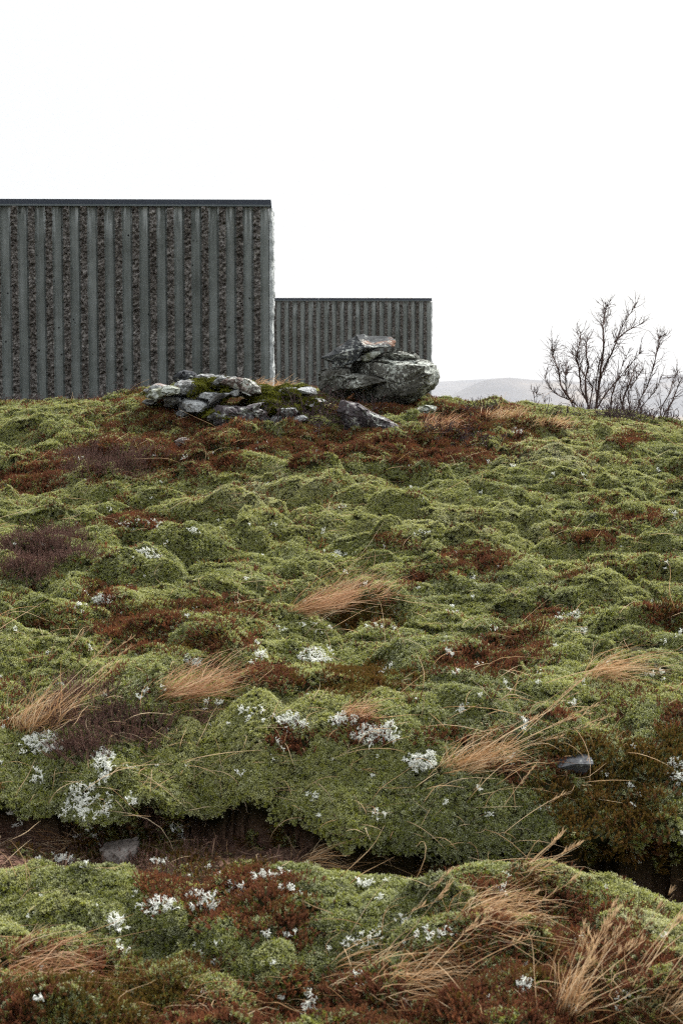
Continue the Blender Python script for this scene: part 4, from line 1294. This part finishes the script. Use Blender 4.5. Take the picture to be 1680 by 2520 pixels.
def shrub(name, stems, base_y, label, group, seed, ground_z, r=.016, nside=9, sl=.3):
    g = np.random.default_rng(seed)
    CR = TubeSet(4)
    T = [None, CR, CR]
    stems_ = []
    base = None
    for st in stems:
        pts = []
        yy = base_y + g.uniform(-.25, .25)
        for i, (u, v) in enumerate(st):
            pts.append(at(1280 + u * .2551, 700 + v * .2551, yy + g.uniform(-.12, .12) * min(i, 3)))
        p0 = pts[0]
        if st[0][1] > 1150:      # comes out of the ground behind the crest
            pts.insert(0, p0 + np.array([g.uniform(-.05, .05), 0, ground_z - p0[2] - .05]))
        if base is None: base = np.array([pts[0][0], pts[0][1], ground_z])
        ln = sum(np.linalg.norm(pts[i + 1] - pts[i]) for i in range(len(pts) - 1))
        rr = r * (0.45 + .4 * min(1, ln / 1.4)) * (1.5 if st is stems[0] else 1)
        T[0] = TubeSet(5); stems_.append(T[0])
        Q = grow(T, pts, rr, .0028, g, 0, 0, 0)
        m = len(Q)
        for k in range(int(nside * ln)):
            i = int(m * g.uniform(.25, .98)); i = min(i, m - 2)
            t = Q[i + 1] - Q[i]; t /= np.linalg.norm(t)
            d = t + g.normal(size=3) * .55 + np.array([0, 0, .25]); d /= np.linalg.norm(d)
            L = sl * g.uniform(.35, 1.15) * (1.15 - .5 * i / m)
            n = 6
            pp = [Q[i]]; dd = d.copy()
            for _ in range(n):
                dd = dd + g.normal(size=3) * .16 + np.array([0, 0, .06]); dd /= np.linalg.norm(dd)
                pp.append(pp[-1] + dd * L / n)
            T[1].add(pp, np.linspace(.0032, .0015, n + 1), .5, 1)
            for _ in range(g.integers(1, 4)):
                j = g.integers(2, n)
                d2 = (pp[j + 1] - pp[j]); d2 = d2 / np.linalg.norm(d2) + g.normal(size=3) * .5; d2 /= np.linalg.norm(d2)
                L2 = L * g.uniform(.3, .6)
                T[2].add([pp[j], pp[j] + d2 * L2 * .5, pp[j] + (d2 + g.normal(size=3) * .15) * L2], [.0020, .0015, .0011], .7, 1)
    root = thing(name, base, label, 'shrub', group)
    for tset, nm in [(q_, 'stem') for q_ in stems_] + [(CR, 'crown')]:
        if tset.n:
            tset.V = [v - base for v in tset.V]
            obj(nm, tset.mesh(nm, M['bark']), root)
GZ = -.7
shrub('willow_shrub', [
    [(715,1280),(740,1080),(775,900),(820,800),(880,660),(940,480),(990,380),(1070,250),(1110,180)],
    [(650,1260),(640,1130),(570,990),(560,820),(530,720),(540,650),(580,520),(580,440)],
    [(660,1200),(690,1000),(640,920),(560,810),(470,660)],
    [(580,1240),(500,1140),(320,1060),(230,940),(215,880)],
    [(500,1145),(420,1030),(375,940),(370,820),(315,680),(318,580)],
    [(720,1240),(830,1060),(930,950),(1020,830),(1100,740),(1190,640)],
    [(775,900),(770,830),(790,700),(815,560),(805,400),(835,260),(870,180)],
    [(900,560),(1000,460),(1110,400),(1190,370)],
    [(870,1200),(880,1080),(960,900),(1000,770),(1060,650)],
    [(740,1080),(720,1000),(760,760),(800,660)],
    [(640,1140),(620,900),(650,780),(620,690),(620,600),(640,510)],
    [(540,1220),(455,1050),(450,900),(465,760)]],
    17.0, 'tall bare willow shrub with the widest fan of branches on the skyline', 'bare shrubs behind the crest', 51, GZ, r=.0165, nside=34, sl=.27)
shrub('willow_shrub', [
    [(980,1240),(1000,1090),(1060,960),(1090,880),(1110,800)],
    [(1110,1240),(1160,1080),(1220,980),(1260,850),(1300,700),(1330,520),(1380,480)],
    [(1160,1200),(1300,1020),(1350,880)],
    [(1060,1230),(1040,1060),(1120,930),(1200,820)],
    [(1000,1220),(960,1060),(1010,940),(1060,850)]],
    17.6, 'lower dense bare shrub crowding right behind the purple heather bush', 'bare shrubs behind the crest', 52, GZ, r=.013, nside=34, sl=.26)
shrub('willow_shrub', [
    [(1380,1250),(1450,1160),(1510,1000),(1560,910)],
    [(1340,1200),(1420,1080),(1470,920),(1500,860)],
    [(1420,1190),(1490,1090),(1600,980)]],
    17.3, 'thin open shrub of few stems at the frame edge', 'bare shrubs behind the crest', 53, GZ, r=.011, nside=16)
shrub('willow_sapling', [
    [(140,1200),(120,1050),(90,1000)],
    [(140,1190),(180,1080),(170,1000)],
    [(190,1200),(230,1120)]],
    17.2, 'tiny bare sapling standing apart from the tall willow', 'bare shrubs behind the crest', 54, GZ, r=.008, nside=14, sl=.16)

def twig_bush(spots, n, L, label, seed, r=.0032, up=.8, flat=1.0, name='heather_bush', wind=.1):
    g = np.random.default_rng(seed)
    T = TubeSet(4)
    p0 = None
    for i in range(n):
        cx, cy_, rx, ry = spots[g.integers(0, len(spots))]
        a = g.uniform(0, 6.283); rr = math.sqrt(g.uniform())
        p, nn = hit(cx + rx * rr * math.cos(a), cy_ + ry * rr * math.sin(a))
        if p is None: continue
        if p0 is None: p0 = p
        def br(p, d, L, r, dep):
            pp = [p]; dd = d.copy()
            for _ in range(4):
                dd = dd + g.normal(size=3) * .3; dd /= np.linalg.norm(dd)
                pp.append(pp[-1] + dd * L / 4)
            T.add(pp, np.linspace(r, r * .65, 5), .3, 1)
            if dep:
                for _ in range(2):
                    j = g.integers(2, 5)
                    d2 = dd + g.normal(size=3) * .55 + np.array([0, 0, .15]); d2 /= np.linalg.norm(d2)
                    br(pp[j], d2, L * g.uniform(.4, .75), r * .7, dep - 1)
        d = np.array([g.normal(wind, .7) * flat, g.normal(0, .5), up * g.uniform(.4, 1.2)]); d /= np.linalg.norm(d)
        br(p - np.array([0, 0, .01]), d, L * g.uniform(.5, 1.15), r, 2)
    if p0 is None: return
    T.V = [v - p0 for v in T.V]
    o = obj(name, T.mesh(name, M['twig']))
    o.location = p0
    tag(o, label, 'heather', 'bare twiggy heather bushes')
twig_bush([(1500, 968, 80, 8), (1420, 962, 50, 5)], 130, .13, 'purple twiggy heather along the falling end of the crest', 61, wind=0)
twig_bush([(1100, 950, 60, 6)], 26, .11, 'dark heather sprigs on the crest beside pale grass', 62)
twig_bush([(1290, 957, 50, 4)], 18, .10, 'few dark sprigs on the crest left of the tall willow', 63)
twig_bush([(760, 955, 110, 32), (680, 970, 70, 25)], 150, .19, 'tangle of bare stems between the outcrop and the boulder', 64, up=.35, flat=1.3)
twig_bush([(300, 885, 70, 6), (220, 898, 60, 3)], 60, .08, 'reddish heather fringe on the crest under the tall wall', 65)
twig_bush([(60, 908, 90, 3)], 55, .07, 'low heather fringe on the crest where the wall leaves the frame', 66)
twig_bush([(1090, 1015, 80, 20), (1010, 1000, 60, 15)], 70, .14, 'dark tangled heather below the mossy rock', 67, up=.3, flat=1.3)

# ------------------------------------------------------------------ haze
hb = box(-7600, 7600, -7600, 7600, -40, 330)
m = bpy.data.materials.new('haze'); m.use_nodes = True
nt = m.node_tree; nt.nodes.clear()
out = nt.nodes.new("ShaderNodeOutputMaterial"); pv = nt.nodes.new("ShaderNodeVolumePrincipled")
pv.inputs['Color'].default_value = (0.84, 0.87, 0.92, 1)
pv.inputs['Density'].default_value = 0.00011
pv.inputs['Density Attribute'].default_value = ''
nt.links.new(pv.outputs[0], out.inputs['Volume'])
hz = obj('haze', mesh('haze', hb[0], hb[1], m, smooth=False))
tag(hz, kind='stuff')
